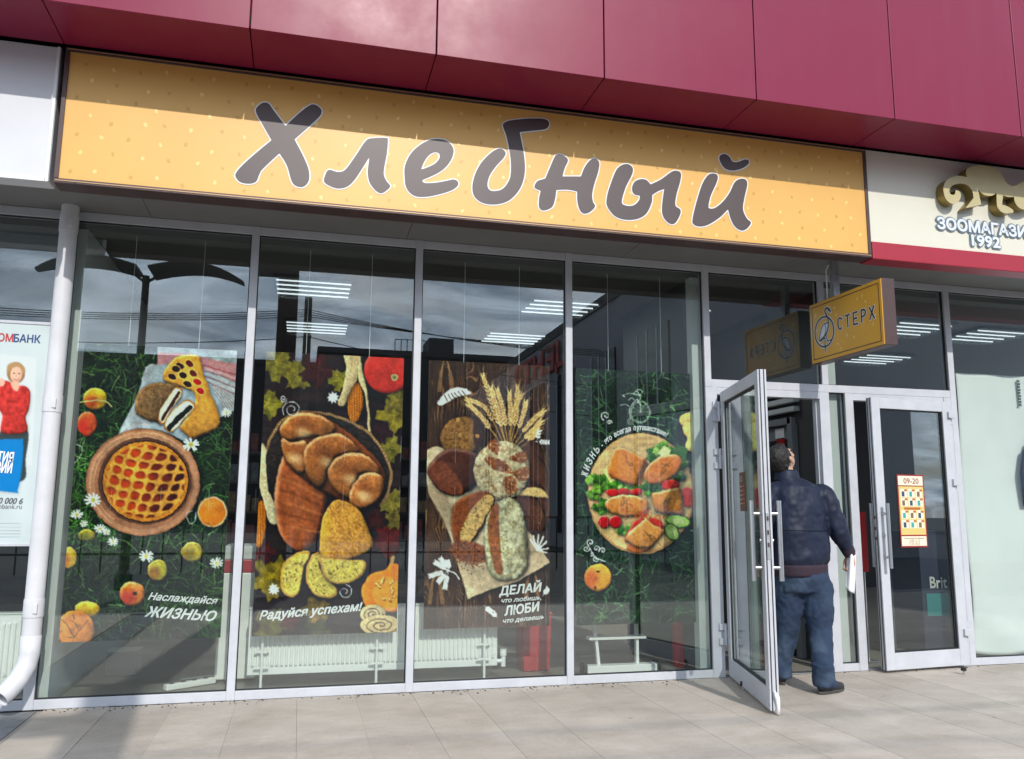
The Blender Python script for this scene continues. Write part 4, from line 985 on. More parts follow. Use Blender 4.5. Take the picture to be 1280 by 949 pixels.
def art_autumn():
    c = Canvas(308, 434, 512, 802, 2.4, 22)
    c.img[:] = np.array((42, 29, 29))*(.6+.8*c.noise(40, 5, 3))[..., None]
    U = lambda *p: [(310+x/4.995, 430+y/4.995) for x, y in p]
    L = lambda *p: [(300+x/4.995, 610+y/4.995) for x, y in p]
    for x, y, r, b, a in ((345,452,26,(150,138,52),20),(372,470,20,(156,140,50),50),(335,505,20,(160,148,48),0),(396,462,24,(84,30,30),10),(424,475,15,(164,150,46),30),(494,520,26,(166,146,44),40),(486,560,20,(150,136,52),80),(497,500,16,(150,132,50),0),
                          (476,540,16,(66,34,40),10),(340,722,30,(166,142,30),15),(330,690,16,(96,32,34),0),(394,764,20,(148,118,40),35),(340,782,24,(116,106,44),70),(398,790,18,(84,84,44),0),(486,676,24,(110,24,26),20),(470,650,14,(72,28,26),60),(489,628,18,(150,134,56),10),(494,650,14,(132,112,48),60),(362,776,14,(92,34,34),0)):
        c.leafy(x, y, r, b, a, 9, .42)
    c.lump(c.ell(484, 463, 29, 29), (206, 58, 46), 12, (-.5, -.7), .3, .3, .08, 10, .4, .3); c.put(c.ell(493, 472, 4.6, 4.4), (190, 160, 110)); c.put(c.ell(493, 472, 2.4), (140, 100, 60))
    def corn(x, y, rx, ry, a):
        m = c.ell(x, y, rx, ry, a); c.lump(m, (214, 128, 24), rx*.6, (-.5, -.4), .4, .5, .1, 2, .5)
        kx, ky = (c.X/3.1) % 1-.5, ((c.Y+(np.floor(c.X/3.1) % 2)*1.5)/3.0) % 1-.5; c.put(m*np.clip((np.hypot(kx, ky)-.33)*6, 0, 1), (132, 70, 10), .7); c.put(m*np.clip((.2-np.hypot(kx+.12, ky+.12))*7, 0, 1), (248, 190, 84), .8)
    corn(444, 503, 10, 25, 3); corn(325, 655, 7.5, 30, 4)
    for pts in (((600,60),(705,60),(690,200),(640,300),(600,385),(560,370),(600,250),(615,150)), ((700,60),(720,180),(750,320),(768,560),(750,540),(735,330),(690,220))): 
        c.lump(c.poly(U(*pts)), (206, 178, 132), 4, (-.7, -.2), .4, .4, .15, 2, .5)
    for q in range(6): c.line(U((640+q*9, 70), (640+q*7, 180), (590+q*12, 360)), .5, (160, 130, 90), .5)
    c.lump(c.poly([(326,556),(333,560),(341,580),(343,610),(351,646),(347,655),(336,652),(329,624),(323,600)]), (206, 186, 146), 4, (-.6, -.3), .4, .4, .15, 2, .5)
    bk = c.poly(U((120,640),(210,470),(400,425),(600,470),(760,560),(885,770),(870,950),(760,1030),(500,1050),(160,980))); c.put(bk, np.array((48, 38, 34))*(.6+.9*c.noise(4, 2.5, 2))[..., None])
    arc = U((118,650),(150,570),(210,480),(300,435),(400,425),(500,438),(600,470),(690,512),(760,560),(830,650),(885,770),(890,850),(865,950),(830,1000)); c.line(arc, 3.6, (120, 90, 58)); c.line(arc, 2.2, (176, 140, 96), .8)
    for q in range(0, 78): 
        t = catmull(arc, 6, closed=False); 
        if q < len(t): c.put(c.ell(t[q][0], t[q][1], .9, .9), (90, 62, 40), .8)
    lf_ = c.poly([(356,566),(347,590),(343,615),(344,645),(350,668),(362,683),(378,688.5),(393,680),(403,655),(409,622),(406,600),(385,575),(368,560)]); c.lump(lf_, (158, 84, 42), 16, (-.7, -.3), .45, .5, .2, 5, .7, .35)
    for q in range(6): c.line([(350+q*2, 598+q*15), (372+q*2, 606+q*14), (402, 622+q*11)], 3.2, (112, 54, 28) if q % 2 else (192, 118, 66), .38)
    br = [([(350,534),(362,521),(382,516),(404,521),(420,536),(406,547),(384,546),(366,552),(353,548)], (176, 108, 52)), ([(352,548),(364,553),(382,552),(386,572),(380,592),(365,586),(354,568)], (186, 116, 58)),
          ([(384,556),(404,544),(426,543),(444,556),(448,566),(426,570),(411,582),(407,602),(398,610),(385,596),(379,575)], (172, 104, 50)), ([(411,584),(428,568),(452,567),(470,580),(474,594),(452,592),(442,606),(440,624),(424,618),(412,602)], (178, 110, 56)),
          ([(443,604),(456,591),(476,594),(479,612),(470,629),(453,637),(438,631),(437,616)], (184, 116, 60))]
    c.lump(c.poly([(352,534),(364,520),(392,515),(420,530),(446,550),(476,580),(482,608),(468,632),(440,634),(418,622),(396,610),(372,592),(354,568)]), (122, 66, 32), 12, (-.35, -.8), .5, .6, .15, 4, .8)
    for pts, b in br:
        m = c.poly(pts); c.lump(m, b, 11, (-.35, -.8), .75, .68, .16, 5, .75, .35, ((104, 58, 28), 1.2, .3)); cx, cy = np.mean(pts, 0)
        c.put(c.ell(cx-2, cy-5, 15, 8, 20, 10)*m, (118, 62, 28), .45); c.put(c.ell(cx-1, cy+6, 9, 6, 25, 7)*m, (240, 202, 150), .55)
    cb = c.poly([(402,699),(400,670),(404,646),(416,627),(428,625),(448,636),(460,660),(465,684),(440,698),(420,702)]); c.lump(cb, (204, 146, 62), 9, (-.7, -.4), .35, .45, .2, 2, .7, .2, ((150, 96, 40), 2.2, .5)); c.put(c.poly([(402,700),(400,672),(405,648),(412,640),(411,670),(412,700)]), (206, 166, 50), .5)
    for pts in ([(350,724),(356,702),(374,690),(388,691),(380,710),(375,738),(366,747),(354,741)], [(382,722),(388,697),(400,690),(398,704),(408,724),(420,734),(421,744),(408,748.5),(392,742)], [(397,692),(402,697),(440,700),(457,702),(455,716),(440,728),(420,730),(406,722)]):
        c.lump(c.poly(pts), (190, 148, 70), 4, (-.6, -.6), .3, .3, .1, 2, .7); cx, cy = np.mean(pts, 0); c.put(c.poly([(cx+(x-cx)*.88, cy+(y-cy)*.88) for x, y in pts]), np.array((206, 184, 88))*(.86+.28*c.noise(2.2))[..., None]); 
        q = c.poly([(cx+(x-cx)*.82, cy+(y-cy)*.82) for x, y in pts])*np.clip((c.noise(1.8, 1.8, 1)-.72)*9, 0, 1); c.put(q, (120, 96, 30), .8)
    c.line([(490, 708), (490, 700), (491, 697)], 4.5, (176, 140, 84)); pk = c.poly([(490,704),(482,712),(464,718),(453,734),(454,752),(466,764),(482,766),(500,762),(512,740),(506,712)]); c.lump(pk, (232, 136, 30), 9, (-.6, -.4), .25, .35, .08, 5, .6); c.put(c.ell(484, 742, 18, 21, 0, 3), (242, 164, 52), .9)
    for q in range(16):
        t = c.r.uniform(0, 6.28); rr = c.r.uniform(8, 17); x, y = 482+rr*math.cos(t)*.9, 740+rr*math.sin(t); c.put(c.ell(x, y, 3, 1.9, c.r.uniform(0, 180)), (150, 86, 20), .8); c.put(c.ell(x-.4, y-.5, 2.4, 1.4, c.r.uniform(0, 180)), (246, 200, 110), .9)
    for cx, cy, rx, ry in ((466, 768, 16, 12), (476, 782, 26, 13)):
        c.lump(c.ell(cx, cy, rx, ry), (196, 172, 124), 4, (-.5, -.6), .2, .3, .1, 2, .6); p = [(cx+rx*.85*(1-t)*math.cos(t*16), cy+ry*.85*(1-t)*math.sin(t*16)) for t in np.linspace(0, 1, 60)]; c.line(p, 1.2, (66, 50, 38), .9, False)
    c.swirl(365, 512, 12, 1.7, 2.6); c.swirl(354, 498.5, 4.5, 1.5, 0); c.swirl(431, 740, 9.5, 1.4, -1.4)
    for cx, cy, r in ((416.5, 497, 8.5), (342, 737, 8)):
        P_ = [(cx+r*(1 if q % 2 == 0 else .52)*math.cos(q*math.pi/9-.3), cy+r*(1 if q % 2 == 0 else .52)*math.sin(q*math.pi/9-.3)) for q in range(18)]; c.put(c.poly(P_, False), (240, 240, 238))
    return c

def art_rye():
    c = Canvas(522, 444, 696, 792, 2.4, 23)
    g = c.noise(3.0, 60, 4)*.6+c.noise(1.4, 90, 2)*.4
    c.img[:] = np.array((70, 47, 35))*(.45+1.0*g)[..., None]
    wv = np.sin((c.X+8*(c.noise(24, 40, 2)-.5)*4)*1.5+6*c.noise(30, 60, 2)); streak = np.clip((wv-.55)*3, 0, 1)*np.clip((c.noise(26, 50, 2)-.45)*5, 0, 1); c.put(streak, (160, 118, 74), .65)
    c.put(np.clip((c.noise(2, 24, 2)-.66)*7, 0, 1)*np.clip((c.noise(30, 60, 1)-.4)*4, 0, 1), (196, 158, 108), .5)
    for x in (582, 633, 683): c.line([(x, 440), (x-1, 620), (x-3, 795)], 1.6, (24, 15, 12), .85); c.line([(x+1.8, 440), (x+.6, 620), (x-1.2, 795)], .8, (190, 170, 140), .35)
    for x, y in ((556, 470), (562, 640), (664, 730), (544, 735)):
        for q in range(5): c.line([(x-9+q, y+20), (x-5+q, y-6-q*3), (x+2, y-12-q*3), (x+8-q, y-4-q*3), (x+11-q, y+20)], .8, (176, 134, 88), .6)
    U = lambda *p: [(520+x/5.274, 440+y/5.274) for x, y in p]
    L = lambda *p: [(520+x/4.995, 610+y/4.995) for x, y in p]
    nk = c.poly([(531,564),(552,559),(600,596),(650,640),(660,662),(688,703),(672,712),(648,726),(612,738),(584,749.5),(578,724),(570,700),(560,664),(550,642),(535,612)], True, (0,5,9)); c.shadow(nk, 2, 3, 3, .7)
    c.put(nk, np.array((200, 176, 144))*(.82+.3*c.noise(20, 14, 3))[..., None])
    for q in range(18): c.line([(532+q*4.2, 566+q*5.6), (584+q*4.5, 745-q*2.2)], .4, (166, 140, 106), .4)
    c.put(c.poly([(535,612),(550,604),(566,640),(560,664)]), (150, 126, 100), .5)
    c.lump(c.ell(577, 545, 27, 24, -20), (146, 104, 58), 8, (-.5, -.6), .3, .5, .2, 2, .7, 0, ((86, 54, 30), 2.2, .5)); c.put(c.poly(U((380,420),(420,470),(440,580),(400,640),(380,560))), (70, 38, 26), .9)
    for x, y in ((575, 544), (597, 545), (572, 525)): c.put(c.ell(x, y, 2.2), (214, 168, 96), .9); c.put(c.ell(x, y, 1), (120, 80, 40), .9)
    ears = [((634,556),(618,515),(604,470)),((632,556),(624,520),(614,486)),((634,556),(630,520),(622,488)),((636,556),(638,520),(637,491)),((638,556),(645,520),(647,484)),((640,556),(652,525),(657,503)),((642,558),(660,532),(679,514)),((644,560),(662,542),(676,527)),((630,556),(608,512),(584,499)),((628,558),(604,524),(586,506)),((648,562),(666,546),(672,536)),((637,556),(642,515),(652,494))]
    for e in ears:
        p = catmull(e, 10, closed=False); c.line(e, 1.3, (178, 140, 84), .9)
        for q in range(7, len(p)):
            d = p[q]-p[q-1]; d = d/np.hypot(*d); nrm = np.array((-d[1], d[0])); wdt = 2.6 if q < len(p)-3 else 1.7
            for sg_ in (-1, 1):
                a = p[q]+nrm*sg_*.8; c.line([a, a+d*3.2+nrm*sg_*wdt*.6], 1.7, (206, 168, 106) if (q+sg_) % 3 else (226, 194, 136), .95)
                c.line([a+d*2, a+d*c.r.uniform(9, 16)+nrm*sg_*c.r.uniform(2, 6)], .35, (214, 182, 130), .65)
    db = c.poly(U((80,760),(180,650),(300,640),(430,700),(445,830),(300,942),(180,930),(90,830))); c.lump(db, (84, 46, 36), 14, (-.4, -.7), .6, .5, .2, 3, .7, .2); c.put(c.poly(U((85,770),(180,720),(290,860),(300,940),(190,930),(95,830))), np.array((122, 66, 42))*(.7+.6*c.noise(2))[..., None], .8)
    for x, y, rx, ry, a in ((668,580,15,30,-8),(672,600,15,32,-10),(668,630,19,32,-28),(660,638,18,32,-32)): c.lump(c.ell(x, y, rx, ry, a), (88, 54, 40), 6, (-.7, -.3), .4, .5, .2, 2, .6); c.line([(x+rx*.95*math.cos(t), y+ry*.95*math.sin(t)) for t in np.linspace(-.9, .6, 12)], .9, (150, 112, 80), .7, False)
    c.lump(c.poly(L((620,40),(700,0),(780,5),(830,60),(800,60),(700,50))), (196, 164, 110), 3, (-.5, -.6), .3, .3, .2, 2, .4)
    rd = c.ell(627, 588, 35, 37, 10); c.lump(rd, (190, 170, 132), 16, (-.5, -.6), .35, .55, .25, 3, .7, .1, ((140, 96, 58), 3.0, .45))
    for pts in (((450,700),(520,695),(600,740),(645,800),(560,790),(490,760)), ((540,580),(545,680),(490,650),(470,600)), ((620,700),(720,650),(730,720),(680,730)), ((575,830),(640,820),(670,900),(620,940),(580,900)), ((640,800),(735,760),(740,830),(690,850))): c.put(c.poly(U(*pts)), np.array((134, 78, 44))*(.7+.6*c.noise(2.5))[..., None], .9)
    c.put(rd*np.clip((c.noise(2.4, 2.4, 2)-.55)*6, 0, 1), (226, 214, 184), .45)
    hb = c.poly([(566,634),(586,618),(608,614.5),(617.5,624),(614,640),(590,677),(576,681),(566,672)]); c.lump(hb, (132, 74, 40), 9, (-.6, -.5), .4, .5, .25, 2.5, .8, .15)
    cr2 = c.poly([(589,638),(603,622),(613,618.5),(617,626),(610,641),(588,677),(577,677),(576,664)]); c.put(cr2, np.array((192, 156, 98))*(.82+.36*c.noise(2.4))[..., None]); c.put(cr2*np.clip((c.noise(1.7, 1.7, 1)-.72)*9, 0, 1), (100, 70, 36), .8)
    gp = c.ell(586, 690, 25, 13, 12, 3); c.put(gp, np.array((124, 70, 38))*(.5+1.0*c.noise(1.6, 1.6, 2))[..., None])
    for q in range(150):
        x, y = c.r.normal(592, 14), c.r.normal(698, 8); c.put(c.ell(x, y, 1.2, .8, c.r.uniform(0, 180), .5), (132, 76, 42), .9)
    lv = c.poly([(606,660),(612,640),(624,627),(636,622.5),(648,628),(656,650),(660,694),(655,716),(634,725.5),(616,720),(607,696)]); c.lump(lv, (182, 172, 136), 13, (-.5, -.3), .35, .6, .25, 2.6, .8, .1, ((120, 100, 66), 2.6, .35))
    c.put(c.poly([(613,640),(623,630),(624,660),(626,690),(628,716),(620,716),(613,690),(610,665)]), np.array((146, 86, 46))*(.7+.6*c.noise(3))[..., None], .9); c.put(lv*np.clip((c.noise(6, 8, 3)-.45)*4, 0, 1)*np.clip((c.X-624)/6, 0, 1), (216, 212, 180), .6)
    wh = (226, 224, 220)
    bpts = U((142,330),(190,270),(250,238),(310,235),(355,258),(362,272),(340,280),(300,290),(250,305),(190,345),(155,352)); m = c.poly(bpts); c.put(m, wh, .95)
    for q in range(6): c.line(U((185+q*24, 285-q*6), (205+q*24, 325-q*9)), 1.2, (70, 48, 38), .9)
    def sprig(x, y, a, L_, n=6):
        d = np.array((math.cos(a), math.sin(a))); nr = np.array((-d[1], d[0])); p0 = np.array((x, y)); c.line([p0, p0+d*L_], .7, wh, .9)
        for q in range(n):
            for sg_ in (-1, 1):
                b_ = p0+d*L_*(.25+.7*q/n); e = b_+d*3.4+nr*sg_*3.0; m_ = (b_+e)/2; c.put(c.ell(m_[0], m_[1], 2.4, 1.15, math.degrees(math.atan2(*(e-b_)[::-1]))), wh, .95)
    for a, L_ in ((-2.6, 24), (-2.2, 22), (2.9, 26), (2.3, 20), (1.75, 24), (-1.75, 14)): sprig(560 if a > 0 else 562, 714, a, L_)
    c.line([(556,712),(568,716),(574,724)], 1.6, wh, .9)
    for a in (-2.4, -2.0, -1.5, -1.0, -.5, 0.1, .5): c.line([(672, 688), (672+13*math.cos(a), 684+15*math.sin(a))], 2.2, wh, .9)
    sprig(605, 757, .7, 14, 4); sprig(621, 772, -2.3, 8, 2); sprig(679, 745, -1.0, 12, 4); sprig(669, 552, .05, 20, 4); sprig(671, 552, -1.3, 16, 3)
    return c

def art_picnic():
    c = Canvas(712, 454, 878, 788, 2.4, 24)
    c.img[:] = np.array((25, 42, 33))*(.6+.75*c.noise(24, 24, 3))[..., None]
    c.grass(1500, [(36, 62, 42), (30, 54, 38)], (10, 28), .9); c.grass(900, [(58, 98, 60), (72, 112, 72), (52, 92, 56)], (10, 28), .7); c.grass(300, [(104, 148, 98), (130, 166, 124), (92, 150, 78)], (8, 22), .5)
    c.put(c.ell(775, 500, 12, 50, 5, 12), (12, 24, 18), .45); c.put(c.ell(825, 740, 10, 50, 0, 10), (12, 24, 18), .5)
    c.img *= .92
    bd = c.ell(801, 617, 66.5, 75.5); c.shadow(bd, 2, 3, 4, .6); c.put(bd, np.array((208, 172, 118))*(.86+.26*c.noise(30, 4, 3))[..., None]); a = (c.X*.72+c.Y*.69); c.put(bd*np.clip(np.sin(a*.9+5*c.noise(30))-.6, 0, 1), (176, 134, 82), .5); c.put(c.ell(801, 617, 66.5, 75.5)-c.ell(800.5, 616, 64.6, 73.6), (168, 124, 76), .8)
    bw_ = c.ell(866, 536, 20, 28, 10); c.put(bw_, (46, 34, 30))
    for x, y, rx, ry, a in ((858,524,10,7,-40),(866,520,9,6,-60),(862,538,12,8,60),(868,548,9,9,0),(864,556,7,9,20)): c.lump(c.ell(x, y, rx, ry, a), (222, 186, 104), 4, (-.4, -.7), .3, .4, .1, 2, .5, .2)
    def lettuce(x, y, r, n=14):
        for q in range(n):
            t, rr = c.r.uniform(0, 6.28), r*c.r.uniform(.2, 1); px, py = x+rr*math.cos(t), y+rr*math.sin(t)*.8; b = np.array([(96, 140, 40), (124, 164, 60), (70, 112, 34), (160, 186, 96)][c.r.integers(0, 4)], float)
            P_ = [(px+r*.36*(1+.3*math.sin(5*w+q))*math.cos(w), py+r*.32*(1+.3*math.cos(4*w+q))*math.sin(w)) for w in np.linspace(0, 6.28, 12)[:-1]]; c.lump(c.poly(P_), b, 2.2, (-.4, -.7), .5, .4, .25, 1.6, .35)
    for x, y, r in ((752,606,16),(746,620,11),(773,606,12),(826,566,16),(846,580,12),(818,596,12),(812,612,12),(752,634,10),(786,612,11),(850,596,9),(782,664,9)): lettuce(x, y, r)
    def bun(m, b=(214, 136, 66), r=8): c.lump(m, b, r, (-.35, -.75), .5, .5, .12, 3, .6, .5)
    def twine(x, y, s_, a=0):
        for q in range(3):
            p = [(x+s_*c.r.uniform(-1, 1), y+s_*c.r.uniform(-1, 1)) for _ in range(4)]; c.line(p, .7, (132, 92, 50), .85)
        for q in (-1, 1): c.line([(x+q*2*math.cos(a), y-q*2*math.sin(a)), (x+q*15*math.sin(a), y+q*15*math.cos(a))], .8, (126, 84, 44), .8)
    c.put(c.poly([(754,590),(766,572),(770,598),(764,604)], False), (228, 206, 130)); c.put(c.poly([(822,566),(830,557),(845,567),(836,580)], False), (226, 222, 150))
    bun(c.poly([(760,592),(765,568),(772,560),(784,562),(808,575),(801,592),(795,608),(778,603)], True, (4,6)), (216, 134, 66)); c.put(c.poly([(806,575),(812,580),(802,606),(795,608)], False), (120, 70, 40), .8); twine(789, 582, 6, .5)
    c.put(c.ell(848, 567, 9, 12, 60), (70, 104, 40)); bun(c.ell(828.5, 587, 26, 15.5, -32), (212, 126, 54)); twine(832, 586, 7, -.7)
    for x, y, rx, ry in ((766,616,9,4.5),(779,615,8,5),(795,615,8,4.5)): c.lump(c.ell(x, y, rx, ry), (192, 52, 42), 3, (-.4, -.7), .4, .4, .1, 2, .4, .3)
    bun(c.ell(784, 632.5, 28, 14, 3), (216, 140, 72)); twine(782, 626, 7, .1)
    for x, y, rx, ry in ((838,607,11,7),(858,618,8,9),(860,628,6,7)): c.lump(c.ell(x, y, rx, ry), (196, 62, 46), 3, (-.4, -.7), .4, .4, .15, 2, .4, .3)
    bun(c.poly([(815,617),(835,612),(850,610),(853,628),(855,644),(836,643),(819,640),(816,628)], True, (0,2,4,6)), (212, 136, 66)); twine(834, 625, 6, 0)
    for q in range(70): 
        x, y = c.r.normal(806, 12), c.r.normal(645, 6); c.line([(x, y), (x+c.r.uniform(-5, 5), y+c.r.uniform(-4, 4))], 1.2, [(206, 92, 40), (190, 70, 36), (222, 130, 60)][c.r.integers(0, 3)], .9)
    for x, y, rx, ry, a in ((795,660,15,6,-55),(788,668,11,4,-55),(820,655,10,6,35)): c.lump(c.ell(x, y, rx, ry, a), (196, 66, 46), 3, (-.4, -.7), .4, .4, .1, 2, .4, .3)
    c.lump(c.ell(800, 683, 17, 8, -8), (190, 110, 56), 4, (-.3, -.8), .4, .4, .1, 2, .4, .2); bun(c.poly([(781,675),(790,662),(807,648),(818,656),(832,664),(822,676),(811,686),(796,684)], True, (0,2,4,6)), (220, 150, 80)); twine(815, 672, 5, .8)
    for x, y, r in ((755,653,7.4),(769.3,652.6,7.8)): c.lump(c.ell(x, y, r, r*1.05), (188, 32, 34), 4, (-.4, -.7), .5, .5, .05, 3, .6, .7)
    for x, y, rx, ry, a in ((847.5,652,15.5,8.5,8),(840,665.5,12,8.5,50)): c.shadow(c.ell(x, y, rx, ry, a), 1, 1, 1.5, .5); c.put(c.ell(x, y, rx, ry, a), (58, 94, 36)); c.put(c.ell(x-.3, y-.6, rx-1.4, ry-1.4, a), (166, 190, 104)); c.put(c.ell(x, y-.4, rx*.5, ry*.5, a, 2), (196, 208, 140), .8)
    c.lump(c.ell(747.5, 722, 16.8, 17.3), (222, 160, 62), 9, (-.2, -.8), .35, .45, .1, 5, .6, .2); c.put(c.ell(739, 724, 8, 12, 0, 7)*c.ell(747.5, 722, 16.5, 17), (200, 84, 50), .6); c.put(c.ell(747, 714.5, 2.2, 1.4), (60, 40, 24), .9); c.put(c.ell(744, 735, 1.3, 2), (60, 40, 24), .8)
    for x, y, r, a0, cw in ((733,686,4,0,1),(738,678,4.5,2,1),(746,686,4,1,-1),(753,688,3.6,3,1),(745,698,4,0,1),(740,692,3,2,-1),(757,520,6,2,1),(762,528,3,0,-1)): c.swirl(x, y, r, 1.2, a0, 1.1, cw)
    c.line([(735,682),(742,694),(752,701),(757,702)], 1.2, (225, 225, 225), .9)
    w = (205, 216, 206)
    for r in (12.6, 11.4): c.line([(800.6+r*.98*math.cos(t), 515.4+r*1.08*math.sin(t)) for t in np.linspace(0, 6.3, 40)], .6, w, .9, False)
    for q in range(12): c.line([(800.6, 515.4), (800.6+11.4*math.cos(q*.524), 515.4+12*math.sin(q*.524))], .4, w, .8)
    for r in (3.8, 2.2): c.line([(788+r*math.cos(t), 527+r*math.sin(t)) for t in np.linspace(0, 6.3, 20)], .6, w, .9, False)
    for p in (((788,523),(787,512),(790,506),(797,499)), ((797,499),(800,505),(801,515)), ((778,494),(786,492),(796,493),(802,495)), ((792,492),(798,487),(803,490),(800,494)), ((778,494),(781,496)), ((797,489),(801,498),(797,503),(803,508)), ((776,507),(781,505),(786,508)), ((794,500),(790,497),(786,500))): c.line(p, .9, w, .95)
    return c

M['poster'] = print_mat('poster_print', 0.45)
def poster(name, label, cv, tl, tr, br, bl_, y, n=(240, 440), group='bakery posters hanging inside the shop windows'):
    P4 = [Y(*q_, y) for q_ in (tl, tr, br, bl_)]
    xl = (P4[0].x+P4[3].x)/2; xr = (P4[1].x+P4[2].x)/2; zt = (P4[0].z+P4[1].z)/2; zb_ = (P4[2].z+P4[3].z)/2
    t = thing(name, label, 'poster', ((xl+xr)/2, y, zb_), group)
    def f(u, v): return np.stack([xl+(xr-xl)*u, np.full_like(u, y), zt+(zb_-zt)*v], -1)
    me, co = quad_grid('sheet', f, *n)
    px, py = project(co); c = np.minimum(lin(np.clip(cv.sample(px, py), 0, 255))*1.25, .88)
    at = me.color_attributes.new('print', 'FLOAT_COLOR', 'POINT'); at.data.foreach_set('color', np.concatenate([c, np.ones((len(c), 1))], 1).astype(np.float32).ravel())
    me.materials.append(M['poster']); link('printed_sheet', me, t)
    MB().box((xl, y+0.0015, zb_), (xr, y+0.004, zt)).build('backing', M['white'], t)
    return t, xl, xr, zt, zb_
PY = 0.14
posters = [
 ('hanging_poster', 'meadow poster with a lattice pie, apples and daisies in the leftmost bay', art_meadow, (106, 430), (295.5, 437.6), (276.5, 797), (73, 803)),
 ('hanging_poster', 'autumn poster with a braided loaf, corn and half a pumpkin', art_autumn, (331.5, 441), (503.3, 446.4), (497.5, 790.5), (316, 795)),
 ('hanging_poster', 'dark wood poster with rye loaves and a wheat sheaf on a napkin', art_rye, (537, 450), (690.5, 458), (683, 783), (528.5, 786)),
 ('hanging_poster', 'grass poster with filled rolls on a round wooden board', art_picnic, (721, 461), (864, 466.5), (871, 778), (718.5, 781.5)),
]
PT = []
for nm, lb, fn, *q4 in posters:
    t = poster(nm, lb, fn().finish(), *q4, PY); PT.append(t)
    for fx in (0.28, 0.74):
        xc = t[1]+(t[2]-t[1])*fx
        MB().tube([(xc, PY, t[3]-0.004), (xc, PY, 3.19)], 0.0022, 6).build('hanging_cord', M['cord'], t[0])
PN = (0, -1, 0)
def ptext(k, body, a, b, hpx, shear=0.35, bold=0.028, sp_=1.0):
    yy = PY-0.0012
    pL, pR = Y(*a, yy), Y(*b, yy)
    s = (Y(a[0], a[1]-10, yy)-Y(a[0], a[1], yy)).length/10
    return text_obj('lettering', body, pL, pR, hpx*s, PN, M['white'], PT[k][0], shear=shear, bold=bold, space=sp_)
ptext(0, 'Наслаждайся', (185, 749.5), (271.5, 755.5), 8.5); ptext(0, 'ЖИЗНЬЮ', (181, 770.5), (269.5, 776.5), 12, bold=0.032)
ptext(1, 'Радуйся успехам!', (324.5, 775), (453, 763), 10.5, bold=0.032)
ptext(2, 'ДЕЛАЙ', (624, 744.3), (677.5, 739), 10.5, 0.2, 0.034); ptext(2, 'что любишь,', (627, 753.6), (676.5, 749.5), 5.2); ptext(2, 'ЛЮБИ', (631, 769.5), (675, 763.5), 11, 0.2, 0.034); ptext(2, 'что делаешь', (629, 779), (680, 773.5), 5.2)
# slogan set letter by letter on the arc over the board
arc_t = 'ЖИЗНЬ - это всегда путешествие!'
wts = [1.9 if i < 5 else (1.0 if ch not in ' -!тг' else 0.75) for i, ch in enumerate(arc_t)]
cum = np.cumsum(wts)-np.array(wts)/2; tot = sum(wts)
a_s, a_e = math.radians(194), math.radians(298)
for ch, cc, w__ in zip(arc_t, cum, wts):
    if ch == ' ': continue
    a = a_s+(a_e-a_s)*cc/tot
    bxp, byp = 801+69.5*math.cos(a), 617+79.5*math.sin(a)
    tx, ty = -69.5*math.sin(a), 79.5*math.cos(a); tl_ = math.hypot(tx, ty); tx, ty = tx/tl_, ty/tl_
    big = w__ > 1.5; wd = 6.0 if big else (3.6 if ch not in '-!' else 1.8)
    if ch in 'шщюжм': wd *= 1.25
    ptext(3, ch, (bxp-tx*wd/2, byp-ty*wd/2), (bxp+tx*wd/2, byp+ty*wd/2), 8.0 if big else 6.2, 0.25, 0.03)
# ------------------------------------------------------------------ bank poster in a frame on the left window
bky = -0.035
b_tl, b_br = Y(63.5, 407, bky), Y(38, 679, bky)
bxr = (b_tl.x+b_br.x)/2; bzt, bzb = b_tl.z, b_br.z; bxl = bxr-0.80
bp_ = thing('bank_poster', 'framed bank advertisement with a woman in red, partly behind the drainpipe', 'poster', ((bxl+bxr)/2, bky, bzb))
cv = Canvas(-120, 398, 70, 690, 2.4, 31)
cv.img[:] = (196, 208, 208); cv.img *= (.94+.1*cv.noise(60))[..., None]
cv.put(cv.poly([(-80,435),(46,447),(40,582),(-90,580)], False), (206, 213, 212), .8)
cv.put(cv.poly([(-14,545),(2,500),(0,486),(-20,486),(-40,520),(-40,590),(-10,590)]), (30, 34, 52)); cv.put(cv.poly([(0,540),(34,537),(32,575),(30,600),(-2,600)]), (54, 66, 66))
cv.lump(cv.poly([(0,482),(8,476),(20,482),(32,483),(38,492),(36,512),(32,522),(33,540),(2,541),(3,520),(-4,505)]), (186, 52, 46), 6, (-.5, -.6), .45, .45, .3, 4, .2)
cv.put(cv.ell(20, 466, 11.5, 13.5), (150, 116, 76)); cv.lump(cv.ell(20.5, 468, 7.6, 10.5, 6), (222, 178, 150), 4, (-.4, -.6), .15, .25, .03, 3, .1); cv.put(cv.poly([(9,468),(10,456),(22,453),(31,460),(30,468),(24,459),(14,461)]), (170, 136, 92)); cv.put(cv.poly([(14,478),(24,478),(22,489),(16,486)]), (216, 170, 142))
cv.put(cv.ell(17.6, 466.5, 1.2, .7), (60, 44, 40)); cv.put(cv.ell(24, 467, 1.2, .7), (60, 44, 40)); cv.line([(17.5, 474), (20.5, 475.3), (23.5, 474.2)], .8, (176, 80, 76)); cv.put(cv.ell(2, 478, 4, 5), (218, 172, 146)); cv.line([(20.7, 467), (20.3, 471)], .6, (196, 148, 122), .8)
cv.lump(cv.poly([(-60,552),(20,549),(29,553),(27,590),(22,613),(18,616),(-60,606)], True, (0,6)), (18, 120, 186), 4, (-.3, -.6), .05, .08, .02, 5, .15)
for q in range(5): cv.line([(-50, 654+q*4.2), (26-q*.4, 655+q*4.2)], 1.0, (140, 150, 152), .7, False)
def fb(u, v): return np.stack([bxl+(bxr-bxl)*u, np.full_like(u, bky-0.001), bzt+(bzb-bzt)*v], -1)
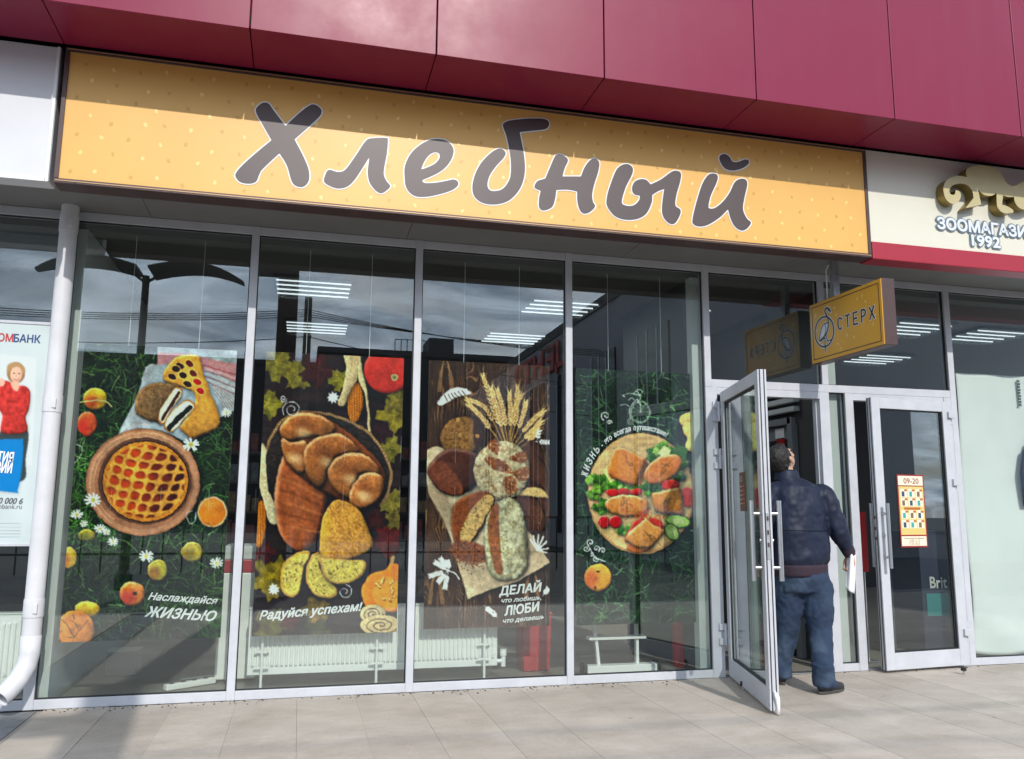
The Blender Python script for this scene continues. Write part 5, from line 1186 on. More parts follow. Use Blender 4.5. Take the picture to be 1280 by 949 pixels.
me, co = quad_grid('sheet', fb, 150, 220); px, py = project(co); c_ = np.minimum(lin(np.clip(cv.sample(px, py), 0, 255)), .85)
at = me.color_attributes.new('print', 'FLOAT_COLOR', 'POINT'); at.data.foreach_set('color', np.concatenate([c_, np.ones((len(c_), 1))], 1).astype(np.float32).ravel())
M['bank_print'] = print_mat('bank_poster_print', 0.35, 1.0); me.materials.append(M['bank_print']); link('printed_sheet', me, bp_)
MB().box((bxl, bky, bzb), (bxr, -0.004, bzt)).build('backing', M['alu'], bp_)
for a, b_ in (((bxr, bky-0.008, bzb-0.02), (bxr+0.022, -0.003, bzt+0.02)), ((bxl, bky-0.008, bzt), (bxr, -0.003, bzt+0.02)), ((bxl, bky-0.008, bzb-0.02), (bxr, -0.003, bzb)), ((bxl-0.022, bky-0.008, bzb-0.02), (bxl, -0.003, bzt+0.02))):
    MB().box(a, b_).build('frame_rail', M['steel'] if a[0] < bxl else M['alu'], bp_, bevel=0.003)
M['blue_ink'] = mat('blue_ink', (0.015, 0.06, 0.20), 0.5); M['red_ink'] = mat('red_ink', (0.45, 0.03, 0.04), 0.5); M['grey_ink'] = mat('grey_ink', (0.09, 0.10, 0.12), 0.5)
def btext(body, a, b, hpx, m, sh=0, bo=0.0): text_obj('lettering', body, Y(*a, bky-0.003), Y(*b, bky-0.003), hpx*0.0068, PN, M[m], bp_, shear=sh, bold=bo)
btext('ОМ', (-3, 426.4), (16, 427.3), 7.5, 'red_ink', 0, .02); btext('БАНК', (17, 427.4), (50, 429), 7.5, 'blue_ink', 0, .02)
btext('ТИЯ', (-4, 577), (15.5, 578.5), 9.5, 'white', 0, .02); btext('ВИЙ', (-5, 590.5), (14, 591.5), 9.5, 'white', 0, .02)
btext('0 000 6', (-2, 629.5), (28, 630.3), 5.6, 'grey_ink', .25, .02); btext('mbank.ru', (-4, 635.8), (27, 636.4), 4.4, 'grey_ink', 0, 0)

# ------------------------------------------------------------------ ceiling lamps (lit)
def ceiling_lamp(cx, cy, label, L=0.62, W=0.60, z=3.19, n=4):
    t = thing('ceiling_lamp', label, 'lamp', (cx, cy, z), 'lit louvred ceiling lamps inside the shops')
    MB().box((cx-L/2-0.02, cy-W/2, z-0.02), (cx+L/2+0.02, cy+W/2, z-0.001)).build('housing', M['fix'], t)
    for k_ in range(n):
        y_ = cy-W/2+W*(k_+.5)/n
        MB().box((cx-L/2, y_-0.005, z-0.031), (cx+L/2, y_+0.005, z-0.021)).build('tube', M['tube'], t)
    ld = bpy.data.lights.new('lamp_light', 'AREA'); ld.shape = 'RECTANGLE'; ld.size, ld.size_y = L, W; ld.energy = 7.0; ld.color = (.88, .95, 1.0)
    lo_ = link('lamp_light', ld, t); lo_.location = (cx, cy, z-.05)
LP = [((392, 362), 'lit ceiling lamp high in the second bay, nearest the glass'), ((396, 411), 'lit ceiling lamp low in the second bay, farther inside'), ((699, 386), 'lit ceiling lamp behind the mullion between third and fourth bays'),
      ((641, 424), 'lit ceiling lamp low in the third bay, farther inside'), ((838, 393), 'lit ceiling lamp in the fourth bay'), ((985, 445), 'lit ceiling lamp seen over the open door'), ((1138, 412), 'lit ceiling lamp just right of the hanging sign'),
      ((1096, 450), 'lit ceiling lamp seen below the hanging sign, farther inside'), ((1232, 421), 'lit ceiling lamp at the top of the rightmost window')]
for (a, b), lb in LP:
    p = Z(a, b, 3.16)
    if p.y > 6.0: p = Z(a, b, 3.16); p = Vector((p.x, 5.8, p.z))
    ceiling_lamp(p.x, p.y, lb)

# ------------------------------------------------------------------ radiators
def radiator(x0, x1, y0, z0, z1, label, legs):
    t = thing('radiator', label, 'radiator', ((x0+x1)/2, y0, 0), 'white panel radiators under the windows')
    m = MB().box((x0, y0+0.012, z0), (x1, y0+0.06, z1)); m.build('panel', M['enamel'], t, bevel=0.004)
    n = int((x1-x0)/0.0335); rib = MB()
    for i in range(n):
        xc = x0+0.02+(x1-x0-0.04)*(i+.5)/n
        rib.add([(xc-.011, y0+.012, z0+.05), (xc+.011, y0+.012, z0+.05), (xc+.006, y0, z0+.065), (xc-.006, y0, z0+.065), (xc-.011, y0+.012, z1-.05), (xc+.011, y0+.012, z1-.05), (xc+.006, y0, z1-.065), (xc-.006, y0, z1-.065)],
                [(0,1,2,3), (3,2,6,7), (7,6,5,4), (0,3,7,4), (1,5,6,2)])
    tag(rib.build('ribs', M['enamel'], t), kind='stuff')
    MB().box((x0-0.004, y0+0.004, z1+0.0005), (x1+0.004, y0+0.10, z1+0.008)).build('top_grille', M['enamel'], t)
    for xc in legs:
        lg = MB().tube([(xc, y0-0.035, 0), (xc, y0-0.035, z1-0.08)], 0.010, 10).build('leg', M['enamel'], t, smooth='auto')
        for dz in (0.055, 0.16):
            MB().box((xc-0.05, y0-0.040, z0+dz), (xc+0.05, y0-0.026, z0+dz+0.012)).build('bracket', M['enamel'], lg)
    v = MB().tube([(x1, y0+0.03, z0+.03), (x1+0.05, y0+0.03, z0+.03)], 0.016, 10); v.tube([(x1+0.05, y0+0.03, z0-0.01), (x1+0.05, y0+0.03, z0+0.10)], 0.019, 12); v.tube([(x1+0.05, y0+0.03, z0+0.07), (x1+0.05, y0+0.03, z0+0.115)], 0.026, 12)
    v.build('valve', M['enamel'], t, smooth='auto')
    return t
ry_ = 0.27
ra = Y(304, 852, ry_); rb = Y(622, 832, ry_)
radiator(ra.x+0.02, rb.x, ry_, 0.105, 0.56, 'long white panel radiator below the autumn and rye posters', [Y(x, 830, ry_).x for x in (327, 470, 604)])
ral = Y(20, 845, ry_)
radiator(ral.x-0.9, ral.x, ry_, 0.105, 0.56, 'white panel radiator low in the window left of the drainpipe', [ral.x-0.7])

# ------------------------------------------------------------------ things on the shop floor
cab = thing('display_cooler', 'white cooler cabinet with a red band behind the first mullion', 'cooler', (-0.35, 0.75, 0))
ca, cb_ = Y(268, 840, 0.62), Y(319, 836, 0.62); cz = Y(295, 716, 0.62).z; cz2 = Y(295, 700, 0.62).z
MB().box((ca.x, 0.62, 0.02), (cb_.x, 1.15, cz)).build('body', M['enamel'], cab, bevel=0.01)
MB().box((ca.x-0.004, 0.615, cz), (cb_.x+0.004, 1.155, cz2)).build('band', M['red_paint'], cab, bevel=0.006)
MB().box((ca.x+0.01, 0.63, cz2), (cb_.x-0.01, 1.14, cz2+0.10)).build('lid', M['wall_pale'], cab, bevel=0.01)
pa_, pb_ = Z(206, 860, 0.02), Z(268, 850, 0.02)
ps = thing('power_strip', 'white power strip lying on the floor in the leftmost bay', 'power strip', (pa_.x, pa_.y, 0))
dv = (pb_-pa_); dv.z = 0; Lp = min(dv.length, 0.5); dv.normalize(); nv = Vector((-dv.y, dv.x, 0)); o__ = Vector((pa_.x, max(pa_.y, 0.13), 0))
MB().obox(o__, dv, nv, (0, 0, 1), (0, -0.028, 0), (Lp, 0.028, 0.042)).build('body', M['enamel'], ps, bevel=0.008)
for i in range(5):
    c0 = o__+dv*(0.05+i*0.085)+Vector((0, 0, 0.042)); MB().tube([c0, c0+Vector((0, 0, 0.002))], 0.018, 12).build('socket', M['fix'], ps)
MB().tube([o__+dv*Lp+Vector((0,0,.02)), o__+dv*(Lp+.08)+Vector((0,.05,.06)), o__+dv*(Lp+.16)+Vector((0,.1,.02)), o__+dv*(Lp+.1)+Vector((0,.25,.008)), o__+dv*(Lp-.3)+Vector((0,.3,.008))], 0.006, 8).build('cable', M['enamel'], ps, smooth=True)
cb1 = Z(152, 845, 0.0); 
ct = MB().box((cb1.x-0.12, cb1.y, 0), (cb1.x+0.10, cb1.y+0.22, 0.17)); ct.box((cb1.x-0.125, cb1.y-0.004, 0.171), (cb1.x+0.105, cb1.y+0.224, 0.178)); tag(ct.build('carton_box', M['carton'], bevel=0.004), 'small pale carton box on the floor below the meadow poster', 'box')
# red bin
rx_ = Y(671, 840, 0.55); hb_ = Y(671, 770, 0.55).z
rbn = thing('waste_bin', 'tall square red bin below the rye poster', 'bin', (rx_.x, 0.66, 0))
w2 = (Y(688, 838, .55).x-Y(655, 838, .55).x)/2
MB().add([(rx_.x-w2, .55, 0), (rx_.x+w2, .55, 0), (rx_.x+w2, .78, 0), (rx_.x-w2, .78, 0), (rx_.x-w2-.012, .54, hb_), (rx_.x+w2+.012, .54, hb_), (rx_.x+w2+.012, .79, hb_), (rx_.x-w2-.012, .79, hb_)], [(0,3,2,1),(4,5,6,7),(0,1,5,4),(1,2,6,5),(2,3,7,6),(3,0,4,7)]).build('body', M['red_paint'], rbn, bevel=0.008)
MB().box((rx_.x-w2-.018, .535, hb_+.001), (rx_.x+w2+.018, .795, hb_+.03)).build('rim', M['red_paint'], rbn, bevel=0.006)
# fire extinguisher
ex0 = Z(852, 834, 0.0); ex0.y = max(ex0.y, 0.22); er = 0.072; eh = 0.40
fe = thing('fire_extinguisher', 'red fire extinguisher standing behind the glass by the picnic poster', 'extinguisher', (ex0.x, ex0.y, 0))
MB().tube([(ex0.x, ex0.y, z_) for z_ in (0, .01, .02, eh-.06, eh-.03, eh-.008, eh)], [er-.012, er-.003, er, er, er-.01, er-.035, .025], 24).build('cylinder', M['red_paint'], fe, smooth='auto')
MB().tube([(ex0.x, ex0.y, eh), (ex0.x, ex0.y, eh+.06)], .02, 12).build('valve', M['rubber'], fe)
MB().box((ex0.x-.07, ex0.y-.012, eh+.045), (ex0.x+.02, ex0.y+.012, eh+.065)).build('lever', M['rubber'], fe)
MB().tube([(ex0.x+.02, ex0.y, eh+.04), (ex0.x+.09, ex0.y-.01, eh+.02), (ex0.x+.095, ex0.y-.01, eh-.12), (ex0.x+.08, ex0.y-.01, .14)], .012, 8).build('hose', M['rubber'], fe, smooth=True)
# step ladder
l0, l1 = Y(730, 838, 0.30), Y(821, 833, 0.30)
sl = thing('step_ladder', 'white metal step ladder folded behind the picnic poster', 'ladder', ((l0.x+l1.x)/2, 0.4, 0))
for px_ in (748, 796):
    p = Y(px_, 820, 0.33); MB().obox((p.x, 0.33, 0.06), (1, 0, 0), (0, 1, 0), Vector((-0.06 if px_ < 760 else 0.05, 0.12, 1)).normalized(), (-.012, -.02, 0), (.012, .02, 1.1)).build('rail', M['enamel'], sl, bevel=.003)
for k_ in range(4): MB().box((l0.x+.05+.02*k_, .31+.03*k_, .26+.24*k_), (l1.x-.08-.02*k_, .40+.03*k_, .28+.24*k_)).build('tread', M['enamel'], sl, bevel=.003)
MB().box((l0.x, 0.27, 0.012), (l1.x, 0.36, 0.072)).build('foot_bar', M['enamel'], sl, bevel=.004)
for x_ in (l0.x-.012, l1.x-.01): MB().box((x_, .26, 0), (x_+.03, .37, .085)).build('rubber_foot', M['rubber'], sl, bevel=.004)

# shelving deep inside, so that the dark shop is not empty
def shelf_unit(x, y, w, h, label, m, seed):
    t = thing('shelf_unit', label, 'shelf', (x+w/2, y, 0), 'shelving deep inside the shops'); r = random.Random(seed)
    MB().box((x, y+.36, 0), (x+w, y+.40, h)).build('back_panel', M['wall_in'], t)
    for sx_ in (x, x+w-.03): MB().box((sx_, y, 0), (sx_+.03, y+.359, h)).build('upright', m, t)
    k_ = 0
    for z_ in np.arange(.12, h-.1, .36):
        MB().box((x+.031, y, z_), (x+w-.031, y+.358, z_+.025)).build('shelf_board', m, t)
        goods = MB(); xx = x+.06
        while xx < x+w-.16:
            ww, hh = r.uniform(.07, .14), r.uniform(.12, .26); goods.box((xx, y+.05, z_+.026), (xx+ww, y+.26, z_+.026+hh)); xx += ww+r.uniform(.01, .04)
        tag(goods.build('goods', M[('goods_a', 'goods_b', 'goods_c')[k_ % 3]], t), kind='stuff'); k_ += 1
M['shelf'] = mat('dark_shelf_wood', (0.06, 0.045, 0.035), 0.6, noise=.2, nscale=6)
M['goods_a'] = mat('goods_tan', (0.20, 0.13, 0.06), 0.6, noise=.6, nscale=12); M['goods_b'] = mat('goods_grey', (0.12, 0.13, 0.15), 0.6, noise=.6, nscale=12); M['goods_c'] = mat('goods_red', (0.18, 0.03, 0.025), 0.6, noise=.6, nscale=12)
for i, (x, y, lb) in enumerate(((-1.2, 4.6, 'dark shelf unit deep behind the meadow poster'), (0.5, 5.2, 'dark shelf unit deep behind the autumn poster'), (2.0, 4.9, 'dark shelf unit deep behind the rye poster'), (4.62, 2.6, 'dark shelf unit behind the nearly closed door'))):
    shelf_unit(x, y, 1.25 if i < 3 else .85, 2.1, lb, M['shelf'], i)

# ------------------------------------------------------------------ notices on the doors
def on_door(d, u, v, w):
    _, o, ex, ey, ez = d; return o+ex*u+ey*v+ez*w
# the price notice: find its place on the leaf from its corners in the photograph
def leaf_uv(d, px, py, v):
    _, o, ex, ey, ez = d; dd = Vector(CF*PF+CR*(px-PW/2)-CU*(py-PH/2)); c0 = Vector(CAM)
    t = ((o+ey*v)-c0).dot(ey)/dd.dot(ey); p = c0+dd*t-o; return p.dot(ex), p.dot(ez)
vs2 = 0.0052 if dr2[3].y < 0 else -0.0052
u0, w0 = leaf_uv(dr2, 1120.5, 593, vs2); u1, w1 = leaf_uv(dr2, 1160, 684, vs2)
if u0 > u1: u0, u1 = u1, u0
nb = thing('price_notice', 'yellow and white price notice with opening hours on the nearly closed door', 'notice', on_door(dr2, (u0+u1)/2, vs2, w1))
sgn = 1 if vs2 > 0 else -1
def nbox(a0, a1, b0, b1, m, name, lift):
    """panel from left fraction a0..a1, top fraction b0..b1"""
    ua, ub = (u1+(u0-u1)*a0, u1+(u0-u1)*a1); wa, wb = w0+(w1-w0)*b0, w0+(w1-w0)*b1
    vv = sorted((vs2+sgn*lift, vs2+sgn*(lift+.0006)))
    return MB().obox(dr2[1], dr2[2], dr2[3], dr2[4], (min(ua, ub), vv[0], min(wa, wb)), (max(ua, ub), vv[1], max(wa, wb))).build(name, m, nb)
M['n_red'] = mat('notice_red', (0.30, 0.02, 0.02), .5); M['n_yel'] = mat('notice_yellow', (0.66, 0.52, 0.17), .5); M['n_cream'] = mat('notice_cream', (0.80, 0.76, 0.58), .5); M['n_org'] = mat('notice_orange', (0.48, 0.12, 0.02), .5)
nbox(0, 1, 0, 1, M['n_red'], 'sheet', 0)
nbox(.04, .96, .02, .15, M['n_cream'], 'hours_panel', .0008); nbox(.04, .96, .165, .83, M['n_yel'], 'price_panel', .0008); nbox(.04, .96, .85, .98, M['n_cream'], 'break_panel', .0008)
gd = [mat('goods_print_%s' % n_, c_, .5) for n_, c_ in (('navy', (.04, .06, .14)), ('teal', (.05, .35, .33)), ('brown', (.20, .12, .05)), ('white', (.8, .8, .75)))]
for r_i, bz in enumerate((.20, .325, .495, .625)):
    for c_i in range(3):
        a0 = .09+c_i*.285
        nbox(a0, a0+.25, bz, bz+.115, M['n_cream'], 'offer_tile', .0018); nbox(a0+.05, a0+.15, bz+.035, bz+.105, gd[(r_i*2+c_i) % 3], 'offer_picture', .0028); nbox(a0+.15, a0+.25, bz+.004, bz+.032, M['n_org'], 'offer_tag', .0028)
nbox(.20, .80, .455, .485, M['n_org'], 'heading', .0028)
def ntext(body, a0, a1, b, hh):
    f = lambda a_: on_door(dr2, u1+(u0-u1)*a_, vs2+sgn*.0022, w0+(w1-w0)*b)
    text_obj('lettering', body, f(a0), f(a1), hh*abs(w1-w0), dr2[3]*sgn, M['n_red'], nb, bold=.01)
ntext('09-20', .24, .80, .125, .075)
for q, s_ in enumerate(('Технический перерыв', '11:00-11:15', '15:00-15:15', '17:40-18:00')): ntext(s_, (.12, .3, .3, .3)[q], (.88, .7, .7, .7)[q], (.883, .908, .934, .962)[q], .014)
# brown notice on the open door
vs1 = -0.0052 if (Vector(CAM)-dr1[1]).dot(dr1[3]) < 0 else 0.0052
ua, wa = leaf_uv(dr1, 924, 591, vs1); ub, wb = leaf_uv(dr1, 932.5, 639, vs1)
hn = thing('hours_sticker', 'narrow brown opening-hours sticker on the wide open door', 'sticker', on_door(dr1, ua, vs1, wb))
s1 = 1 if vs1 > 0 else -1
def hbox(a, b, m, name, lift):
    vv = sorted((vs1+s1*lift, vs1+s1*(lift+.0006))); MB().obox(dr1[1], dr1[2], dr1[3], dr1[4], (min(a[0], b[0]), vv[0], min(a[1], b[1])), (max(a[0], b[0]), vv[1], max(a[1], b[1]))).build(name, m, hn)
M['choc'] = mat('brown_sticker', (0.10, 0.045, 0.03), .5)
hbox((ua, wa), (ub, wb), M['choc'], 'sheet', 0)
for q in range(5):
    f = .38+.11*q; z_ = wa+(wb-wa)*f; hbox((ua+(ub-ua)*.15, z_), (ua+(ub-ua)*.35, z_+.006), M['white'], 'day_mark', .001); hbox((ua+(ub-ua)*.45, z_), (ua+(ub-ua)*.88, z_+.010), M['n_org'], 'hours_mark', .001)
for q in range(12):
    t = q*math.pi*2/12; hbox((ua+(ub-ua)*(.35+.16*math.cos(t))-.003, wa+(wb-wa)*(.17+.06*math.sin(t))-.003), (ua+(ub-ua)*(.35+.16*math.cos(t))+.003, wa+(wb-wa)*(.17+.06*math.sin(t))+.003), M['white'], 'ring_mark', .001)

# ------------------------------------------------------------------ behind the right door and window
dpx = Y(1172, 740, 0.55)
dd_ = thing('pet_food_stand', 'dark cardboard pet food stand with pale letters behind the nearly closed door', 'stand', (dpx.x, 0.75, 0))
zt_ = Y(1172, 712, .55).z; zq0, zq1 = Y(1172, 742, .55).z, Y(1172, 770, .55).z
MB().box((dpx.x-.16, .56, 0), (dpx.x+.16, .95, zt_+.35)).build('body', M['navy'], dd_, bevel=.005)
MB().box((dpx.x-.12, .552, zq1), (dpx.x+.12, .5595, zq0)).build('teal_panel', M['teal'], dd_)
pL, pR = Y(1163, 735, .55), Y(1184, 734, .55); pR.z = pL.z; text_obj('lettering', 'Brit', pL, pR, .10, PN, M['wall_pale'], dd_, bold=.02)
bpx = Y(1148, 720, 0.9); tag(MB().box((bpx.x-.05, .9, 0), (bpx.x+.05, 1.0, 1.35)).box((bpx.x-.09, .87, 0), (bpx.x+.09, 1.03, .03)).build('blue_post', mat('blue_paint', (.01, .03, .16), .5), bevel=.004), 'slim blue display post behind the nearly closed door', 'post')
rpx = Y(1081, 676, 0.35); z0_, z1_ = Y(1081, 715, .35).z, Y(1081, 640, .35).z
rp = thing('red_banner', 'narrow red banner stand in the gap beside the nearly closed door', 'banner', (rpx.x, .35, 0))
MB().box((rpx.x-.05, .35, z0_), (rpx.x+.025, .362, z1_)).build('sheet', M['red_paint'], rp); MB().tube([(rpx.x-.01, .37, 0), (rpx.x-.01, .37, z1_)], .008, 8).build('pole', M['steel'], rp); MB().box((rpx.x-.06, .30, 0), (rpx.x+.04, .44, .012)).build('foot', M['steel'], rp)
# pale fabric covering the pet shop window
M['mint'] = mat('mint_fabric', (0.88, 0.89, 0.88), .85, noise=.06, nscale=1.2, bump=.2, bscale=90)
fy = 0.22; f_tl, f_bl = Y(1191, 466, fy), Y(1222, 818, fy)
fxl = (f_tl.x+f_bl.x)/2; fzt, fzb = f_tl.z, f_bl.z
def ff(u, v):
    x = fxl+2.2*u; z = fzt+(fzb-fzt)*v
    y = fy+.020*np.sin(x*5.3+2.2*v)+.013*np.sin(x*11+v*5)+.016*np.sin(v*9+x*1.7)+.02*np.exp(-((v-.93)/.05)**2)*np.sin(x*9)
    return np.stack([x, y, z+.02*np.sin(x*7)*(v > .98)], -1)
me, _ = quad_grid('sheet', ff, 60, 80); me.materials.append(M['mint'])
for p in me.polygons: p.use_smooth = True
fb_ = link('fabric_screen', me); tag(fb_, 'pale mint fabric screen hung inside the rightmost window', 'screen'); fb_.modifiers.new('thick', 'SOLIDIFY').thickness = .002
ja = Y(1279, 575, .20)
jk = MB(); jk.loft([((ja.x+.16, .17, ja.z-.55), (.15, 0, 0), (0, .012, 0)), ((ja.x+.15, .17, ja.z-.3), (.16, 0, 0), (0, .014, 0)), ((ja.x+.16, .17, ja.z), (.17, 0, 0), (0, .014, 0)), ((ja.x+.17, .17, ja.z+.15), (.15, 0, 0), (0, .014, 0)), ((ja.x+.2, .17, ja.z+.22), (.06, 0, 0), (0, .012, 0))])
for q_ in (-1, 1): jk.loft([((ja.x+.17+q_*.14, .172, ja.z+.10), (.055, 0, .02), (0, .016, 0)), ((ja.x+.17+q_*.19, .172, ja.z-.12), (.052, 0, 0), (0, .017, 0)), ((ja.x+.17+q_*.20, .172, ja.z-.42), (.042, 0, 0), (0, .015, 0))])
jk.loft([((ja.x+.19, .172, ja.z+.17), (.07, 0, 0), (0, .018, 0)), ((ja.x+.19, .172, ja.z+.255), (.062, 0, 0), (0, .016, 0))])
tag(jk.build('hanging_jacket', mat('navy_jacket_cloth', (.02, .03, .07), .8), smooth=True), 'dark blue jacket hung at the right edge of the rightmost window', 'jacket')
cn_ = Y(1272, 478, .20); ch = MB()
for q in range(9): ch.box((cn_.x-.012+.004*(q % 2), .19, cn_.z-.028*q), (cn_.x+.012+.004*(q % 2), .20, cn_.z-.028*q+.02))
tag(ch.build('hanging_chain', mat('green_chain', (.04, .10, .08), .5)), 'short dark chain hanging at the top of the fabric screen', 'chain')
# door stops on the pavement
for (a, b), lb in (((1205, 843), 'small black door stop on the pavement right of the nearly closed door'), ((929, 862), 'small black door stop on the pavement under the wide open door')):
    p = Z(a, b, 0); t = thing('door_stop', lb, 'door stop', (p.x, p.y, 0), 'door stops on the pavement')
    MB().tube([(p.x, p.y, 0), (p.x, p.y, .03)], .008, 10).build('pin', M['zinc'], t); MB().tube([(p.x, p.y, .028), (p.x, p.y, .055)], .021, 14).build('rubber_head', M['rubber'], t, smooth='auto')

# grit gathered at the foot of the shopfront
gr = MB(); r_ = random.Random(9)
for i in range(260):
    x = r_.uniform(-1.5, 5.6); y = -abs(r_.gauss(0, .05))-.006
    if X4C-.3 < x < XJ0 and y > -.2: continue
    s_ = r_.uniform(.0015, .0045); gr.box((x-s_*1.4, y-s_, .0), (x+s_*1.4, y+s_, s_*1.2))
tag(gr.build('grit', mat('grit', (.10, .085, .07), .9)), 'dark grit scattered along the foot of the shopfront', 'grit', kind='stuff')
# ------------------------------------------------------------------ the man in the doorway (built from limbs and lofts fused into continuous surfaces)
def fuse(name, mb, m, parent, voxel, smooth_it=6, disp=None, sfac=0.5):
    me = mb.mesh(name); o = bpy.data.objects.new(name, me); col.objects.link(o)
    r = o.modifiers.new('r', 'REMESH'); r.mode = 'VOXEL'; r.voxel_size = voxel
    s_ = o.modifiers.new('s', 'SMOOTH'); s_.factor = sfac; s_.iterations = smooth_it
    if disp:
        for i, (size, strength) in enumerate(disp):
            tx = bpy.data.textures.new(name+'_folds', 'CLOUDS'); tx.noise_scale = size; tx.noise_depth = 2
            d = o.modifiers.new('d', 'DISPLACE'); d.texture = tx; d.strength = strength; d.mid_level = 0.5; d.texture_coords = 'LOCAL'
    dg = bpy.context.evaluated_depsgraph_get(); dg.update()
    me2 = bpy.data.meshes.new_from_object(o.evaluated_get(dg)); bpy.data.objects.remove(o)
    for p in me2.polygons: p.use_smooth = True
    me2.materials.clear(); me2.materials.append(m)
    return link(name, me2, parent)
def limb(mb, pts, rad, n=16):
    pts = [Vector(p) for p in pts]
    c = catmull([tuple(p) for p in pts], 4, closed=False); rr = np.interp(np.linspace(0, len(pts)-1, len(c)), range(len(pts)), rad)
    mb.tube(c, list(rr), n); mb.ball(c[0], rr[0], n=n); mb.ball(c[-1], rr[-1], n=n)
M['skin'] = mat('skin', (0.46, 0.27, 0.185), 0.5, noise=.08, nscale=14); M['hair'] = mat('black_hair', (0.010, 0.008, 0.008), 0.62, noise=.4, nscale=60, bump=.6, bscale=180)
M['denim'] = mat('blue_denim', (0.030, 0.062, 0.135), 0.85, noise=.38, nscale=4.5, bump=.4, bscale=260)
M['nylon'] = mat('navy_nylon', (0.010, 0.015, 0.036), 0.55, 0, 0.3, noise=.12, nscale=5); M['cuff'] = mat('knit_band', (0.030, 0.016, 0.028), 0.85)
M['shoe'] = mat('dark_shoe', (0.020, 0.020, 0.026), 0.6); M['sole'] = mat('shoe_sole', (0.06, 0.055, 0.05), 0.7)
# worn patches on the seat and thighs of the jeans
nt = M['denim'].node_tree
b_ = nt.nodes['Principled BSDF']; tcn = nt.nodes.new('ShaderNodeTexCoord'); nz = nt.nodes.new('ShaderNodeTexNoise'); nz.inputs['Scale'].default_value = 5.5; nz.inputs['Detail'].default_value = 4
nt.links.new(tcn.outputs['Object'], nz.inputs['Vector']); rp_ = nt.nodes.new('ShaderNodeValToRGB'); rp_.color_ramp.elements[0].position = .52; rp_.color_ramp.elements[0].color = (.016, .033, .072, 1); rp_.color_ramp.elements[1].position = .74; rp_.color_ramp.elements[1].color = (.050, .082, .128, 1)
nt.links.new(nz.outputs['Fac'], rp_.inputs[0]); nt.links.new(rp_.outputs[0], b_.inputs['Base Color'])

yr, yl, yt = -0.60, -0.27, -0.44
ft_r = Z(1034, 862, 0.03); ft_l = Z(978, 850, 0.03)
man = thing('person', 'man in navy jacket and jeans in the doorway, looking up, papers in hand', 'person', ((ft_r.x+ft_l.x)/2, (ft_r.y+ft_l.y)/2, 0))
G = lambda px, py, y: Y(px, py, y)
hipc = G(1003, 722, yt)
# legs
R_hip, R_knee, R_ank = G(1021, 738, -.47), G(1026, 794, -.50), Vector((ft_r.x-.01, ft_r.y+.02, .10))
L_hip, L_knee, L_ank = G(987, 738, -.40), G(983, 794, -.34), Vector((ft_l.x, ft_l.y+.02, .10))
body = MB(); jeans = MB()
for hip, kn, an in ((R_hip, R_knee, R_ank), (L_hip, L_knee, L_ank)):
    limb(body, [hip, kn, an], [.085, .06, .045])
    top = Vector((hip.x, hip.y, hip.z+.02)); hem = Vector((an.x, an.y, .055))
    limb(jeans, [top, hip*.5+kn*.5, kn, kn*.45+an*.55, Vector((an.x, an.y, .12))], [.118, .106, .086, .075, .070])
    jeans.loft([((an.x, an.y, .20), (.070, 0, 0), (0, .076, 0)), ((an.x, an.y, .11), (.071, 0, 0), (0, .078, 0)), ((an.x+.004, an.y, .065), (.075, 0, 0), (0, .084, 0)), ((an.x+.006, an.y, .045), (.072, 0, 0), (0, .082, 0))])
jeans.loft([((hipc.x, yt, hipc.z-.10), (.185, -.01, 0), (.01, .135, 0)), ((hipc.x, yt-.01, hipc.z), (.195, -.01, 0), (.01, .145, 0)), ((hipc.x, yt, hipc.z+.10), (.185, -.01, 0), (.01, .13, 0)), ((hipc.x, yt, hipc.z+.16), (.178, -.01, 0), (.01, .122, 0))])
# torso and arms
hem = G(1001, 712, yt); mid = G(1000, 668, yt); chest = G(998, 632, yt); sho = G(996, 610, yt+.01); nk = G(983, 594, yt+.03)
ax, ay = Vector((.985, .17, 0)), Vector((-.17, .985, 0))
limb(body, [hipc, mid, chest, nk], [.12, .12, .12, .06])
jk_ = MB()
jk_.loft([(hem+Vector((0,0,-.015)), ax*.185, ay*.135), (hem+Vector((0,0,.03)), ax*.195, ay*.145), (hem+Vector((0,-.01,.075)), ax*.214, ay*.162), (mid+Vector((0,-.012,-.03)), ax*.218, ay*.158), (mid+Vector((0,-.008,.06)), ax*.220, ay*.150), (chest, ax*.222, ay*.142), (sho, ax*.200, ay*.120), (sho*.55+nk*.45, ax*.130, ay*.095), (nk+Vector((0,0,-.02)), ax*.085, ay*.085), (nk+Vector((0,.0,.025)), ax*.080, ay*.080)])
S_r, E_r, W_r = G(1029, 618, -.46), G(1046, 658, -.50), G(1061, 690, -.50)
S_l, E_l, W_l = G(966, 616, -.40), G(950, 662, -.38), G(955, 700, -.28)
for S_, E_, W_ in ((S_r, E_r, W_r), (S_l, E_l, W_l)):
    limb(body, [S_, E_, W_], [.05, .042, .032])
    limb(jk_, [S_+Vector((0, 0, -.01)), S_*.5+E_*.5, E_, E_*.5+W_*.5, W_], [.092, .084, .075, .066, .050])
